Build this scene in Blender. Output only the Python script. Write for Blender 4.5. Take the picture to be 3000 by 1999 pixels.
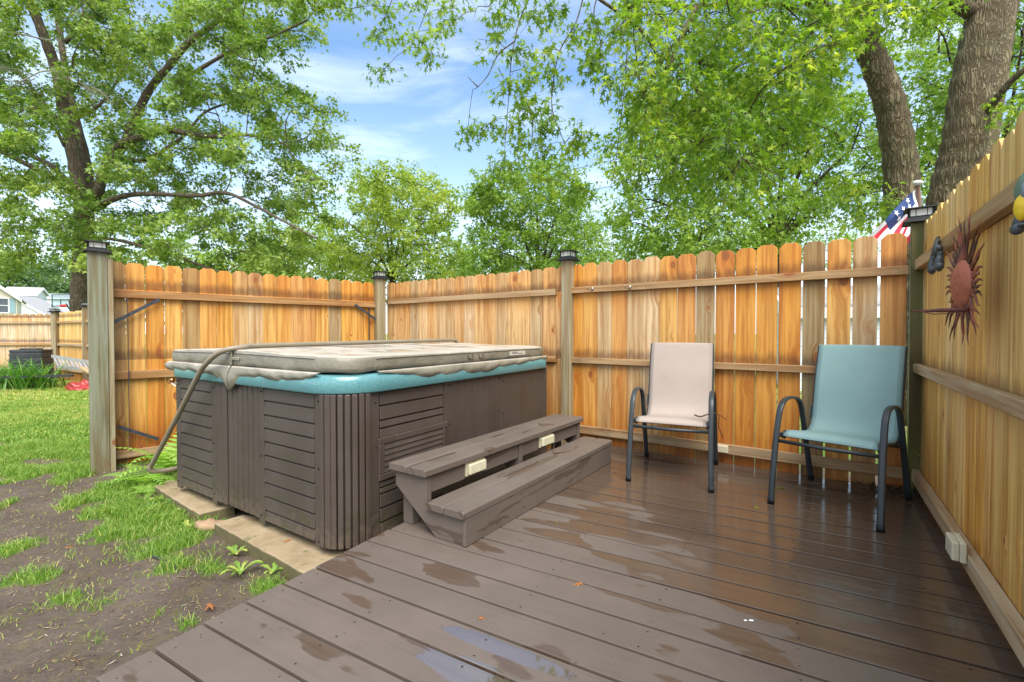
import bpy, bmesh, math, random
import numpy as np
from mathutils import Vector, Matrix
random.seed(7); RNG = np.random.default_rng(7)
SC = bpy.context.scene
for o in list(bpy.data.objects): bpy.data.objects.remove(o)
R = math.radians
# ------------------------------------------------------------------ camera
FPX, HOR, CH = 1370.0, 976.0, 1.02          # focal length and horizon in photo pixels, eye height
PITCH = math.atan((999.5 - HOR) / FPX)
cam = bpy.data.objects.new('camera', bpy.data.cameras.new('camera')); SC.collection.objects.link(cam)
cam.data.sensor_width = 36; cam.data.lens = 36 * FPX / 3000
cam.location = (0, 0, CH); cam.rotation_euler = (R(90) - PITCH, 0, 0)
cam.data.clip_start = 0.05; cam.data.clip_end = 900; SC.camera = cam
# ------------------------------------------------------------------ sky, sun, exposure
SUN_EL, SUN_AZ = 54, 168                    # azimuth the light comes from, clockwise from +Y
world = bpy.data.worlds.new('World'); SC.world = world; world.use_nodes = True
wn = world.node_tree; wn.nodes.clear()
def wnode(t, **k):
    n = wn.nodes.new(t)
    for a, b in k.items(): setattr(n, a, b)
    return n
def wmath(op, a, b=None):
    n = wnode('ShaderNodeMath', operation=op)
    for i, v in enumerate((a, b)):
        if v is None: continue
        if hasattr(v, 'links'): wn.links.new(v, n.inputs[i])
        else: n.inputs[i].default_value = v
    return n.outputs[0]
sky = wnode('ShaderNodeTexSky', sky_type='NISHITA'); sky.sun_disc = False
sky.sun_elevation = R(SUN_EL); sky.sun_rotation = R(SUN_AZ); sky.air_density = 1.15; sky.dust_density = 0.4; sky.ozone_density = 1.6
tc = wnode('ShaderNodeTexCoord'); sep = wnode('ShaderNodeSeparateXYZ'); wn.links.new(tc.outputs['Generated'], sep.inputs[0])
zz = wmath('ADD', wmath('MAXIMUM', sep.outputs[2], 0.0), 0.16)
cmb = wnode('ShaderNodeCombineXYZ')
wn.links.new(wmath('DIVIDE', sep.outputs[0], zz), cmb.inputs[0]); wn.links.new(wmath('MULTIPLY', wmath('DIVIDE', sep.outputs[1], zz), 2.2), cmb.inputs[1])
cl = wnode('ShaderNodeTexNoise'); cl.inputs['Scale'].default_value = 1.35; cl.inputs['Detail'].default_value = 9; cl.inputs['Roughness'].default_value = 0.58; cl.inputs['Distortion'].default_value = 0.5
wn.links.new(cmb.outputs[0], cl.inputs['Vector'])
cr = wnode('ShaderNodeMapRange'); cr.inputs['From Min'].default_value = 0.44; cr.inputs['From Max'].default_value = 0.80; cr.interpolation_type = 'SMOOTHSTEP'
wn.links.new(cl.outputs[0], cr.inputs['Value'])
low = wmath('MULTIPLY', wmath('POWER', wmath('SUBTRACT', 1.0, wmath('MAXIMUM', sep.outputs[2], 0.0)), 3.6), 0.78)   # thin stratus thickening to the horizon
over = wnode('ShaderNodeMapRange'); over.inputs['From Min'].default_value = .50; over.inputs['From Max'].default_value = .85; over.inputs['To Max'].default_value = .75; wn.links.new(sep.outputs[2], over.inputs['Value'])
back = wnode('ShaderNodeMapRange'); back.inputs['From Min'].default_value = 0.1; back.inputs['From Max'].default_value = -.6; back.inputs['To Max'].default_value = .75; wn.links.new(sep.outputs[1], back.inputs['Value'])   # unseen white cloud cover added behind and overhead as neutral fill light
low = wmath('ADD', low, wmath('MAXIMUM', over.outputs[0], back.outputs[0]))
fac = wmath('MINIMUM', wmath('ADD', low, wmath('MULTIPLY', cr.outputs[0], 0.55)), 0.97)
cmix = wnode('ShaderNodeMix', data_type='RGBA'); wn.links.new(fac, cmix.inputs[0]); hs = wnode('ShaderNodeHueSaturation'); hs.inputs['Saturation'].default_value = 1.22; wn.links.new(sky.outputs[0], hs.inputs['Color']); wn.links.new(hs.outputs[0], cmix.inputs[6]); cmix.inputs[7].default_value = (6.1, 6.6, 7.1, 1)
bg = wnode('ShaderNodeBackground'); bg.inputs['Strength'].default_value = 0.115; wn.links.new(cmix.outputs[2], bg.inputs['Color'])
wo = wnode('ShaderNodeOutputWorld'); wn.links.new(bg.outputs[0], wo.inputs[0])
sl = bpy.data.lights.new('sun', 'SUN'); sl.energy = 2.9; sl.angle = R(42); sl.color = (1, 0.93, 0.83)
sun = bpy.data.objects.new('sun', sl); SC.collection.objects.link(sun)
az = R(SUN_AZ); el = R(SUN_EL)
sdir = Vector((math.sin(az) * math.cos(el), math.cos(az) * math.cos(el), math.sin(el)))
sun.rotation_euler = sdir.to_track_quat('Z', 'Y').to_euler()
SC.view_settings.view_transform = 'Standard'; SC.view_settings.look = 'None'; SC.view_settings.exposure = 1.2; SC.view_settings.gamma = 1
SC.cycles.max_bounces = 8; SC.cycles.transparent_max_bounces = 8
# ------------------------------------------------------------------ helpers
FW = np.array([0, math.cos(-PITCH), math.sin(-PITCH)]); UP = np.array([0, -math.sin(-PITCH), math.cos(-PITCH)])
def ray(x, y): return FW + np.array([1, 0, 0]) * (x - 1500) / FPX - UP * (y - 999.5) / FPX
def at(x, y, Y):                             # a point seen at photo pixel (x, y), Y metres deep
    d = ray(x, y); t = Y / d[1]; return Vector((d[0] * t, Y, CH + d[2] * t))
def gnd(x, y, z=0.0):
    d = ray(x, y); t = (z - CH) / d[2]; return Vector((d[0] * t, d[1] * t, z))
def tag(o, label=None, cat=None, group=None, kind=None):
    if label: o['label'] = label
    if cat: o['category'] = cat
    if group: o['group'] = group
    if kind: o['kind'] = kind
    return o
def link(o): SC.collection.objects.link(o); return o
def empty(name, loc, label=None, cat=None, group=None):
    o = link(bpy.data.objects.new(name, None)); o.location = loc; o.empty_display_size = .1
    return tag(o, label, cat, group)
def parent(o, p):
    if p is not None:
        o.parent = p
        if p.parent is None: o.matrix_parent_inverse = Matrix.Translation(-Vector(p.location))
    return o
class MB:
    """collects faces; vertices carry bc = (across, along, seed) and rn = random tone"""
    def __init__(s): s.v = []; s.f = []; s.bc = []; s.rn = []; s.mi = []; s.sm = []
    def add(s, vs, fs, bc=None, rn=0.5, mi=0, smooth=False):
        n = len(s.v); s.v += [tuple(p) for p in vs]
        s.bc += [tuple(b) for b in bc] if bc is not None else [(p[0] + p[1] * .37, p[2], rn * 9) for p in vs]
        s.rn += [rn] * len(vs); s.f += [tuple(i + n for i in f) for f in fs]; s.mi += [mi] * len(fs); s.sm += [smooth] * len(fs)
    def hexa(s, p8, uvw=None, rn=None, mi=0):
        rn = random.random() if rn is None else rn
        fs = [(0, 3, 2, 1), (4, 5, 6, 7), (0, 1, 5, 4), (1, 2, 6, 5), (2, 3, 7, 6), (3, 0, 4, 7)]
        s.add(p8, fs, uvw, rn, mi)
    def box(s, o, ex, ey, ez, rn=None, mi=0):
        """o corner; ex runs along the grain; ey across; ez thickness"""
        rn = random.random() if rn is None else rn
        o, ex, ey, ez = Vector(o), Vector(ex), Vector(ey), Vector(ez)
        P = [o, o + ex, o + ex + ey, o + ey]; P = P + [p + ez for p in P]
        L, W, T = ex.length, ey.length, ez.length; sd = rn * 37.7
        uv = [(0, 0, sd), (0, L, sd), (W, L, sd), (W, 0, sd), (T, 0, sd), (T, L, sd), (W + T, L, sd), (W + T, 0, sd)]
        s.hexa(P, uv, rn, mi)
    def prism(s, poly, h, rn=None, mi=0, bc=None):
        """poly: list of Vectors (ccw seen from the tip of h); extruded by vector h"""
        rn = random.random() if rn is None else rn; h = Vector(h); n = len(poly)
        vs = [Vector(p) for p in poly] + [Vector(p) + h for p in poly]
        fs = [tuple(range(n - 1, -1, -1)), tuple(range(n, 2 * n))] + [(i, (i + 1) % n, n + (i + 1) % n, n + i) for i in range(n)]
        b = None
        if bc is not None: b = [(u, w, rn * 37.7) for u, w in bc] + [(u + .01, w, rn * 37.7) for u, w in bc]
        s.add(vs, fs, b, rn, mi)
    def sweep(s, path, hw, ht, side=None, rn=.5, mi=0, n=8, sq=1.0, caps=True, taper=None):
        """tube along path; hw half width along side, ht half thickness"""
        path = [Vector(p) for p in path]; m = len(path); vs = []; bc = []; L = 0; ref = Vector(side).normalized() if side is not None else None
        prev = None
        for i, p in enumerate(path):
            t = (path[min(i + 1, m - 1)] - path[max(i - 1, 0)]).normalized()
            if ref is not None: b = (ref - t * ref.dot(t)).normalized()
            else:
                b = prev if prev is not None else (Vector((0, 0, 1)) if abs(t.z) < .9 else Vector((1, 0, 0)))
                b = (b - t * b.dot(t)).normalized(); prev = b
            nrm = t.cross(b); k = taper[i] if taper is not None else 1
            if i: L += (p - path[i - 1]).length
            for j in range(n):
                a = 2 * math.pi * (j + .5) / n; ca, sa = math.cos(a), math.sin(a)
                if sq != 1: ca = math.copysign(abs(ca) ** sq, ca); sa = math.copysign(abs(sa) ** sq, sa)
                vs.append(p + b * hw * k * ca + nrm * ht * k * sa); bc.append((j / n * 6.28 * hw * k, L, rn * 37))
        fs = [(i * n + j, i * n + (j + 1) % n, (i + 1) * n + (j + 1) % n, (i + 1) * n + j) for i in range(m - 1) for j in range(n)]
        if caps: fs += [tuple(range(n - 1, -1, -1)), tuple((m - 1) * n + j for j in range(n))]
        s.add(vs, fs, bc, rn, mi, True)
    def grid(s, fn, nu, nv, rn=.5, mi=0, smooth=True, flip=False):
        vs = []; bc = []
        for j in range(nv + 1):
            for i in range(nu + 1): vs.append(fn(i / nu, j / nv)); bc.append((i / nu, j / nv, rn * 9))
        w = nu + 1; fs = [(j * w + i, j * w + i + 1, (j + 1) * w + i + 1, (j + 1) * w + i) for j in range(nv) for i in range(nu)]
        if flip: fs = [f[::-1] for f in fs]
        s.add(vs, fs, bc, rn, mi, smooth)
    def ball(s, c, r3, M=None, nu=16, nv=10, rn=.5, mi=0, fn=None):
        c = Vector(c); vs = []
        for j in range(nv + 1):
            th = math.pi * j / nv
            for i in range(nu):
                ph = 2 * math.pi * i / nu; d = Vector((math.sin(th) * math.cos(ph), math.sin(th) * math.sin(ph), math.cos(th)))
                k = fn(d) if fn else 1; q = Vector((d.x * r3[0], d.y * r3[1], d.z * r3[2])) * k
                if M is not None: q = M @ q
                vs.append(c + q)
        fs = [(j * nu + i, (j + 1) * nu + i, (j + 1) * nu + (i + 1) % nu, j * nu + (i + 1) % nu) for j in range(nv) for i in range(nu)]
        s.add(vs, fs, None, rn, mi, True)
    def build(s, name, mats, par=None, bevel=0, seg=1):
        me = bpy.data.meshes.new(name); me.from_pydata(s.v, [], s.f); 
        if not isinstance(mats, (list, tuple)): mats = [mats]
        for m in mats: me.materials.append(m)
        me.polygons.foreach_set('material_index', s.mi); me.polygons.foreach_set('use_smooth', s.sm)
        a = me.attributes.new('bc', 'FLOAT_VECTOR', 'POINT'); a.data.foreach_set('vector', [c for b in s.bc for c in b])
        a = me.attributes.new('rn', 'FLOAT', 'POINT'); a.data.foreach_set('value', s.rn)
        me.validate(); me.update()
        o = link(bpy.data.objects.new(name, me))
        if bevel:
            md = o.modifiers.new('bevel', 'BEVEL'); md.width = bevel; md.segments = seg; md.limit_method = 'ANGLE'; md.angle_limit = R(40)
        return parent(o, par)
def spline(pts, n=6):
    P = [Vector(p) for p in pts]; P = [P[0] * 2 - P[1]] + P + [P[-1] * 2 - P[-2]]; out = []
    for i in range(1, len(P) - 2):
        for k in range(n):
            t = k / n; a, b, c, d = P[i - 1], P[i], P[i + 1], P[i + 2]
            out.append(.5 * ((2 * b) + (c - a) * t + (2 * a - 5 * b + 4 * c - d) * t * t + (3 * b - a - 3 * c + d) * t ** 3))
    out.append(P[-2]); return out
def clip(poly, n, c):                        # keep n.p <= c (2D)
    out = []
    for i in range(len(poly)):
        a, b = poly[i], poly[(i + 1) % len(poly)]; da = n[0] * a[0] + n[1] * a[1] - c; db = n[0] * b[0] + n[1] * b[1] - c
        if da <= 0: out.append(a)
        if (da < 0) != (db < 0) and da != db: t = da / (da - db); out.append((a[0] + (b[0] - a[0]) * t, a[1] + (b[1] - a[1]) * t))
    return out
# ------------------------------------------------------------------ materials
class Mt:
    def __init__(s, name):
        s.m = bpy.data.materials.new(name); s.m.use_nodes = True; s.t = s.m.node_tree; s.t.nodes.clear()
        s.out = s.t.nodes.new('ShaderNodeOutputMaterial')
    def n(s, typ, ins=None, **pr):
        nd = s.t.nodes.new('ShaderNode' + typ)
        for k, v in pr.items(): setattr(nd, k, v)
        for k, v in (ins or {}).items(): s.set(nd.inputs[k], v)
        return nd
    def set(s, sock, v):
        if isinstance(v, bpy.types.NodeSocket): s.t.links.new(v, sock)
        elif isinstance(v, (tuple, list)) and len(v) == 3 and sock.type == 'RGBA': sock.default_value = (*v, 1)
        else: sock.default_value = v
    def math(s, op, a, b=None, c=None, clamp=False):
        ins = {0: a}
        if b is not None: ins[1] = b
        if c is not None: ins[2] = c
        return s.n('Math', ins, operation=op, use_clamp=clamp).outputs[0]
    def mix(s, f, a, b, mode='MIX'):
        nd = s.n('Mix', None, data_type='RGBA', blend_type=mode); s.set(nd.inputs[0], f); s.set(nd.inputs[6], a); s.set(nd.inputs[7], b); return nd.outputs[2]
    def rng(s, v, a, b, c=0.0, d=1.0):
        return s.n('MapRange', {'Value': v, 'From Min': a, 'From Max': b, 'To Min': c, 'To Max': d}, interpolation_type='SMOOTHSTEP').outputs[0]
    def ramp(s, f, stops):
        nd = s.n('ValToRGB', {0: f}); e = nd.color_ramp.elements
        while len(e) < len(stops): e.new(.5)
        for el, (p, c) in zip(e, stops): el.position = p; el.color = (*c, 1)
        return nd.outputs[0]
    def attr(s, name): return s.n('Attribute', attribute_name=name)
    def scale(s, v, sc, add=None):
        nd = s.n('VectorMath', {0: v, 1: sc}, operation='MULTIPLY').outputs[0]
        if add is not None: nd = s.n('VectorMath', {0: nd, 1: add}, operation='ADD').outputs[0]
        return nd
    def noise(s, v, scale=1, detail=4, rough=.5, dist=0): return s.n('TexNoise', {'Vector': v, 'Scale': scale, 'Detail': detail, 'Roughness': rough, 'Distortion': dist}).outputs[0]
    def pos(s): return s.n('NewGeometry').outputs['Position']
    def bump(s, h, st=.3, dist=.01, nrm=None):
        ins = {'Height': h, 'Strength': st, 'Distance': dist}
        if nrm is not None: ins['Normal'] = nrm
        return s.n('Bump', ins).outputs[0]
    def bsdf(s, col, rough=.6, spec=.5, metal=0, nrm=None, **kw):
        ins = {'Base Color': col, 'Roughness': rough, 'Specular IOR Level': spec, 'Metallic': metal}
        if nrm is not None: ins['Normal'] = nrm
        ins.update(kw); nd = s.n('BsdfPrincipled', ins); s.t.links.new(nd.outputs[0], s.out.inputs[0]); s.b = nd; return s.m
def simple(name, col, rough=.5, spec=.5, metal=0, var=.12, vs=6, bs=.15, bscale=60):
    m = Mt(name); p = m.pos(); nz = m.noise(p, vs, 5, .6)
    c = m.mix(1.0, col, m.ramp(nz, [(.3, (1 - var,) * 3), (.7, (1 + var,) * 3)]), 'MULTIPLY')
    return m.bsdf(c, m.rng(nz, .3, .7, max(rough - .08, .02), rough + .08), spec, metal, m.bump(m.noise(p, bscale, 3), bs, .002))

def wood(name, tones, wet_hi=True, knots=.78, rough=.62, stain=.6, zone=None, green=0.0, grainamt=.5):
    """sawn timber: bc.x across, bc.y along the grain, bc.z seed"""
    m = Mt(name); bc = m.attr('bc').outputs['Vector']; rn = m.attr('rn').outputs['Fac']
    sp = m.n('SeparateXYZ', {0: bc}); u, v, sd = sp.outputs
    # knots
    vk = m.n('TexVoronoi', {'Vector': m.scale(bc, (6.5, 4.2, 1)), 'Scale': 1.0, 'Randomness': .85}); dk = vk.outputs['Distance']; kc = m.n('SeparateColor', {0: vk.outputs['Color']}).outputs
    ksel = m.math('GREATER_THAN', kc[0], knots)
    kd = m.math('MULTIPLY', dk, 1.0)
    ksz = m.math('ADD', .07, m.math('MULTIPLY', m.math('MULTIPLY', kc[1], kc[1]), .17))
    kcore = m.math('MULTIPLY', ksel, m.rng(kd, m.math('MULTIPLY', ksz, .8), ksz, 1, 0))
    khalo = m.math('MULTIPLY', ksel, m.rng(kd, ksz, m.math('MULTIPLY', ksz, 3.2), 1, 0))
    warp = m.math('MULTIPLY', khalo, .035)
    gv = m.n('CombineXYZ', {0: m.math('MULTIPLY', m.math('ADD', u, warp), 34.0), 1: m.math('MULTIPLY', v, 1.1), 2: sd}).outputs[0]
    grain = m.noise(gv, 1.0, 5, .62, .35)
    fine = m.noise(m.scale(bc, (300, 6, 1)), 1, 3, .6)
    bands = m.n('TexNoise', {'Vector': m.scale(bc, (13, .55, 3)), 'Scale': 1.0, 'Detail': 4, 'Roughness': .6, 'Distortion': .6}).outputs[0]
    base = m.ramp(rn, tones)
    c = m.mix(m.rng(grain, .35, .66), base, m.mix(1.0, base, (.66, .50, .34), 'MULTIPLY'))
    c = m.mix(m.math('MULTIPLY', m.rng(bands, .45, .65), .55), c, m.mix(1.0, c, (1.2, 1.2, 1.22), 'MULTIPLY'))
    c = m.mix(m.math('MULTIPLY', m.rng(m.noise(m.scale(bc, (5, 1.6, 7)), 1, 5, .65), .55, .75), stain), c, m.mix(1.0, c, (.52, .50, .50), 'MULTIPLY'))
    if zone:                                    # rain soaked zones: bare stops of (height/2, wetness)
        wn_ = m.noise(m.scale(bc, (9, .8, 2)), 1, 4, .55)
        hh = m.math('ADD', m.math('MULTIPLY', v, .5), m.math('MULTIPLY', m.math('SUBTRACT', wn_, .5), .24))
        wz = m.ramp(hh, [(p, (w,) * 3) for p, w in zone])
        c = m.mix(wz, m.mix(1.0, c, (1.08, 1.17, 1.38), 'MULTIPLY'), m.mix(1.0, c, (1.0, .87, .64), 'MULTIPLY'))
        dz = m.math('ADD', v, m.math('MULTIPLY', m.math('SUBTRACT', fine, .5), .05))
        wn3 = m.noise(m.scale(bc, (16, 2.5, 5)), 1, 3, .6)
        for h0 in (1.455, .80):                 # mould line where water sits on the rail
            q = m.math('MULTIPLY', m.rng(m.math('SUBTRACT', v, m.math('MULTIPLY', wn3, .13)), h0 - .055, h0 + .03, 1, 0), m.math('GREATER_THAN', v, h0 - .03))
            c = m.mix(m.math('MULTIPLY', q, .75), c, m.mix(1.0, c, (.30, .27, .30), 'MULTIPLY'))
        lo = m.rng(m.math('ADD', v, m.math('MULTIPLY', wn_, .12)), .0, .34, 1, 0)
        c = m.mix(m.math('MULTIPLY', lo, .75), c, m.mix(1.0, c, (.46, .32, .20), 'MULTIPLY'))
    if green: 
        gz = m.n('SeparateXYZ', {0: m.pos()}).outputs[2]
        gm = m.math('MULTIPLY', m.rng(m.noise(m.scale(m.pos(), (9, 9, 1.6)), 1, 4, .6), .3, .62), green)
        c = m.mix(gm, c, (.085, .115, .02)); 
    ring = m.math('SINE', m.math('MULTIPLY', kd, 160.0))
    kcol = m.mix(m.rng(ring, -1, 1), (.16, .045, .012), (.30, .10, .025))
    c = m.mix(m.math('MULTIPLY', khalo, .45), c, m.mix(1.0, c, (.9, .62, .40), 'MULTIPLY'))
    c = m.mix(m.math('MULTIPLY', kcore, .85), c, kcol)
    h = m.math('ADD', m.math('MULTIPLY', grain, .6), m.math('MULTIPLY', fine, .5))
    return m.bsdf(c, m.rng(grain, .3, .7, rough + .1, rough - .12), .4, 0, m.bump(h, grainamt, .004))

FENCE_T = [(0, (.50, .215, .030)), (.22, (.57, .285, .050)), (.42, (.59, .335, .090)), (.55, (.48, .20, .028)), (.68, (.60, .38, .16)), (.82, (.34, .21, .075)), (.93, (.60, .42, .22)), (1, (.28, .20, .09))]
RIGHT_T = [(0, (.68, .40, .09)), (.3, (.75, .50, .17)), (.5, (.62, .33, .07)), (.65, (.76, .55, .24)), (.8, (.64, .42, .13)), (1, (.42, .33, .15))]
ZONE = [(0, .90), (.14, .62), (.27, .28), (.40, .18), (.52, .03), (.62, .08), (.68, .75), (.72, .85), (.78, .6), (1, .45)]
W_PICK = wood('cedar_pickets', FENCE_T, zone=ZONE, knots=.60)
W_MID = wood('cedar_pickets_weathered', [(a, tuple(.55 * x + .45 * y for x, y in zip(c, (.50, .36, .20)))) for a, c in FENCE_T], zone=ZONE, knots=.68, stain=.8)
W_RIGHT = wood('cedar_pickets_side', RIGHT_T, zone=[(0, .9), (.25, .6), (.45, .3), (.7, .15), (1, .1)], knots=.82, stain=.75)
W_RAIL = wood('rail_timber', [(0, (.36, .20, .075)), (.5, (.38, .25, .12)), (1, (.34, .25, .15))], knots=.74, stain=.8)
W_RAILR = wood('rail_timber_grey', [(0, (.44, .29, .14)), (.5, (.46, .34, .21)), (1, (.42, .33, .22))], knots=.80, stain=.7)
W_POST = wood('treated_post', [(0, (.20, .215, .15)), (.5, (.22, .22, .155)), (1, (.22, .205, .16))], knots=.9, stain=.5)
W_POSTB = wood('treated_post_weathered', [(0, (.27, .24, .15)), (.5, (.29, .26, .17)), (1, (.26, .22, .145))], knots=.86, stain=.7)
W_MOSS = wood('treated_post_mossy', [(0, (.15, .13, .055)), (1, (.17, .14, .06))], knots=.95, stain=.8, green=.75)
W_FAR = wood('cedar_pickets_far', [(0, (.56, .38, .20)), (.5, (.58, .44, .28)), (1, (.44, .36, .24))], zone=ZONE, knots=.8)

def deckmat(name, base, wetcol, bias, kind):
    """brown painted boards, partly rain soaked"""
    m = Mt(name); bc = m.attr('bc').outputs['Vector']; rn = m.attr('rn').outputs['Fac']; p = m.pos()
    fine = m.noise(m.scale(bc, (190, 5, 1)), 1, 4, .65, .3); grain = m.noise(m.scale(bc, (45, 1.6, 1)), 1, 4, .6, .5)
    big = m.noise(p, 2.4, 6, .6)
    dry = m.mix(m.rng(big, .35, .7), base, m.mix(1.0, base, (1.16, 1.16, 1.18), 'MULTIPLY'))
    dry = m.mix(m.math('MULTIPLY', m.rng(grain, .45, .7), .35), dry, m.mix(1.0, dry, (.80, .78, .76), 'MULTIPLY'))
    dry = m.mix(m.math('MULTIPLY', m.math('SUBTRACT', rn, .5), .35), dry, (.085, .070, .061))
    dots = m.rng(m.noise(p, 34, 2, .5), .735, .76); dry = m.mix(m.math('MULTIPLY', dots, .8), dry, (.035, .03, .028))
    chips = m.rng(m.noise(p, 55, 3, .7), .76, .79); dry = m.mix(m.math('MULTIPLY', chips, .5), dry, (.3, .29, .27))
    sp = m.n('SeparateXYZ', {0: p})
    if kind == 'deck':
        wv = m.scale(bc, (5.5, 2.0, 1)); wn1 = m.noise(wv, 1, 5, .42, .1)
        # rain gathers towards the fence corner; the open side has drained
        q = m.math('ADD', m.math('ADD', m.math('MULTIPLY', sp.outputs[0], .86), m.math('MULTIPLY', sp.outputs[1], .51)), -1.38)
        g = m.math('MINIMUM', m.math('MAXIMUM', m.math('MULTIPLY', q, .36), -.055), .34)
        w0 = m.math('ADD', wn1, g)
    else:
        w0 = m.noise(m.scale(bc, (9, 1.4, 1)), 1, 4, .55, .3)
    edge = bias
    wet = m.rng(w0, edge, edge + .018)
    soak = m.rng(w0, edge + .03, edge + .13)
    if kind == 'deck':
        # two shallow puddles held by cupped boards
        pa = gnd(1400, 1985); pb = gnd(1480, 1905)
        pud = None
        for q, (la, lb) in ((pa, (.24, .060)), (pb, (.26, .036))):
            dx = m.math('SUBTRACT', sp.outputs[0], q.x); dy = m.math('SUBTRACT', sp.outputs[1], q.y)
            al = m.math('ADD', m.math('MULTIPLY', dx, .869), m.math('MULTIPLY', dy, -.495)); ac = m.math('ADD', m.math('MULTIPLY', dx, .495), m.math('MULTIPLY', dy, .869))
            dd = m.math('ADD', m.math('POWER', m.math('ABSOLUTE', m.math('DIVIDE', al, la)), 2.0), m.math('POWER', m.math('ABSOLUTE', m.math('DIVIDE', ac, lb)), 2.0))
            dd = m.math('ADD', dd, m.math('MULTIPLY', m.math('SUBTRACT', m.noise(m.scale(bc, (60, 9, 1)), 1, 5, .7), .5), 1.7))
            k = m.rng(dd, .75, 1.0, 1, 0); pud = k if pud is None else m.math('MAXIMUM', pud, k)
        wet = m.math('MAXIMUM', wet, m.rng(dd, 1.0, 1.3, 1, 0)) if False else m.math('MAXIMUM', wet, pud)
    col = m.mix(wet, dry, m.mix(m.rng(grain, .4, .7), wetcol, m.mix(1.0, wetcol, (.8, .8, .8), 'MULTIPLY')))
    rdry = m.rng(big, .3, .7, .50, .62); rwet = m.math('ADD', .30, m.math('MULTIPLY', soak, -.17)); rwet = m.math('ADD', rwet, m.math('MULTIPLY', m.math('SUBTRACT', fine, .5), .12))
    rr = m.n('Mix', {0: wet, 2: rdry, 3: rwet}).outputs[0]
    bst = m.n('Mix', {0: wet, 2: .35, 3: .12}).outputs[0]
    if kind == 'deck':
        rr = m.n('Mix', {0: pud, 2: rr, 3: .04}).outputs[0]; bst = m.math('MULTIPLY', bst, m.math('SUBTRACT', 1.0, pud))
    h = m.math('ADD', m.math('MULTIPLY', fine, .6), m.math('MULTIPLY', grain, .5))
    return m.bsdf(col, rr, m.math('ADD', m.n('Mix', {0: wet, 2: .35, 3: .6}).outputs[0], m.math('MULTIPLY', pud, .5) if kind == 'deck' else 0.0), 0, m.bump(h, bst, .0025), **({'IOR': m.math('ADD', 1.5, m.math('MULTIPLY', pud, .4))} if kind == 'deck' else {}))
M_DECK = deckmat('painted_deck_boards', (.108, .086, .072), (.086, .059, .043), .572, 'deck')
M_STEP = deckmat('painted_step_boards', (.108, .087, .073), (.080, .059, .046), .60, 'step')
def tubmat():
    m = Mt('brown_painted_cladding'); bc = m.attr('bc').outputs['Vector']; p = m.pos()
    st = m.noise(m.scale(p, (14, 14, 1.2)), 1, 5, .6); bl = m.noise(p, 3, 5, .6)
    c = m.mix(m.rng(bl, .3, .7), (.056, .043, .035), (.068, .053, .045))
    c = m.mix(m.math('MULTIPLY', m.rng(st, .5, .7), .3), c, (.040, .030, .024))
    z = m.n('SeparateXYZ', {0: p}).outputs[2]
    alg = m.math('MULTIPLY', m.rng(m.noise(m.scale(p, (5, 5, 14)), 1, 5, .7), .53, .62), m.rng(z, -.1, .50, 1.0, .1)); mud = m.math('MULTIPLY', m.rng(m.math('ADD', m.noise(p, 26, 5, .75), m.rng(z, -.1, .12, .16, 0)), .58, .70), m.rng(z, -.1, .25, .7, 0)); c = m.mix(mud, c, (.10, .078, .055)); c = m.mix(m.math('MULTIPLY', m.rng(m.noise(m.scale(p, (30, 30, .9)), 1, 4, .7), .56, .68), .35), c, m.mix(1.0, c, (1.35, 1.35, 1.35), 'MULTIPLY'))
    c = m.mix(m.math('MULTIPLY', alg, .8), c, (.05, .047, .022))
    c = m.mix(m.math('MULTIPLY', m.rng(m.noise(p, 40, 3, .7), .74, .78), .5), c, (.26, .24, .22))
    fine = m.noise(m.scale(bc, (160, 5, 1)), 1, 3, .6)
    return m.bsdf(c, m.rng(bl, .3, .7, .42, .55), .4, 0, m.bump(fine, .15, .002))
M_TUB = tubmat()
M_DARK = simple('dark_void', (.015, .013, .012), .8, .2)
def tealmat():
    m = Mt('teal_marbled_acrylic'); p = m.pos(); n1 = m.noise(p, 240, 2, .6); n2 = m.noise(p, 90, 3, .6)
    c = m.mix(m.rng(n1, .35, .65), (.065, .20, .225), (.14, .30, .31)); c = m.mix(m.math('MULTIPLY', m.rng(n2, .5, .66), .5), c, (.03, .22, .27))
    return m.bsdf(c, .22, .5)
M_TEAL = tealmat()
def vinylmat():
    m = Mt('weathered_tan_vinyl'); p = m.pos(); big = m.noise(p, 5, 5, .6); z = m.n('SeparateXYZ', {0: p}).outputs[2]
    c = m.mix(m.rng(big, .35, .7), (.165, .155, .118), (.21, .195, .152)); c = m.mix(m.math('MULTIPLY', m.rng(m.noise(p, 14, 5, .7), .58, .7), .35), c, (.13, .125, .09))
    upn = m.rng(m.n('SeparateXYZ', {0: m.n('NewGeometry').outputs['Normal']}).outputs[2], .6, .9); c = m.mix(upn, c, m.mix(m.rng(big, .35, .7), (.36, .325, .27), (.43, .39, .33)))   # upward faces lighter: sky light on the top painted into the colour
    wet = m.rng(m.noise(m.scale(p, (2.2, 4, 1)), 1, 4, .6), .50, .56)
    flat = m.rng(z, .893, .899)
    ro = m.n('Mix', {0: m.math('MULTIPLY', wet, flat), 2: .46, 3: .10}).outputs[0]
    h = m.math('ADD', m.math('ADD', m.noise(p, 9, 4, .5), m.math('MULTIPLY', m.noise(m.scale(p, (8, 8, 13)), 1, 3, .5, .8), .35)), m.math('MULTIPLY', m.noise(p, 160, 2), .08))
    return m.bsdf(c, ro, .5, 0, m.bump(h, .42, .035))
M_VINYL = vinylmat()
M_BAR = simple('taupe_powder_coat', (.21, .18, .13), .38, .5, 0, .1, 8, .05)
M_BLACK = simple('black_cast_metal', (.010, .011, .013), .6, .25, 0, .2, 20, .2)
M_CHAIR = simple('charcoal_powder_coat', (.022, .029, .034), .42, .5, 0, .25, 14, .12, 180)
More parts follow.
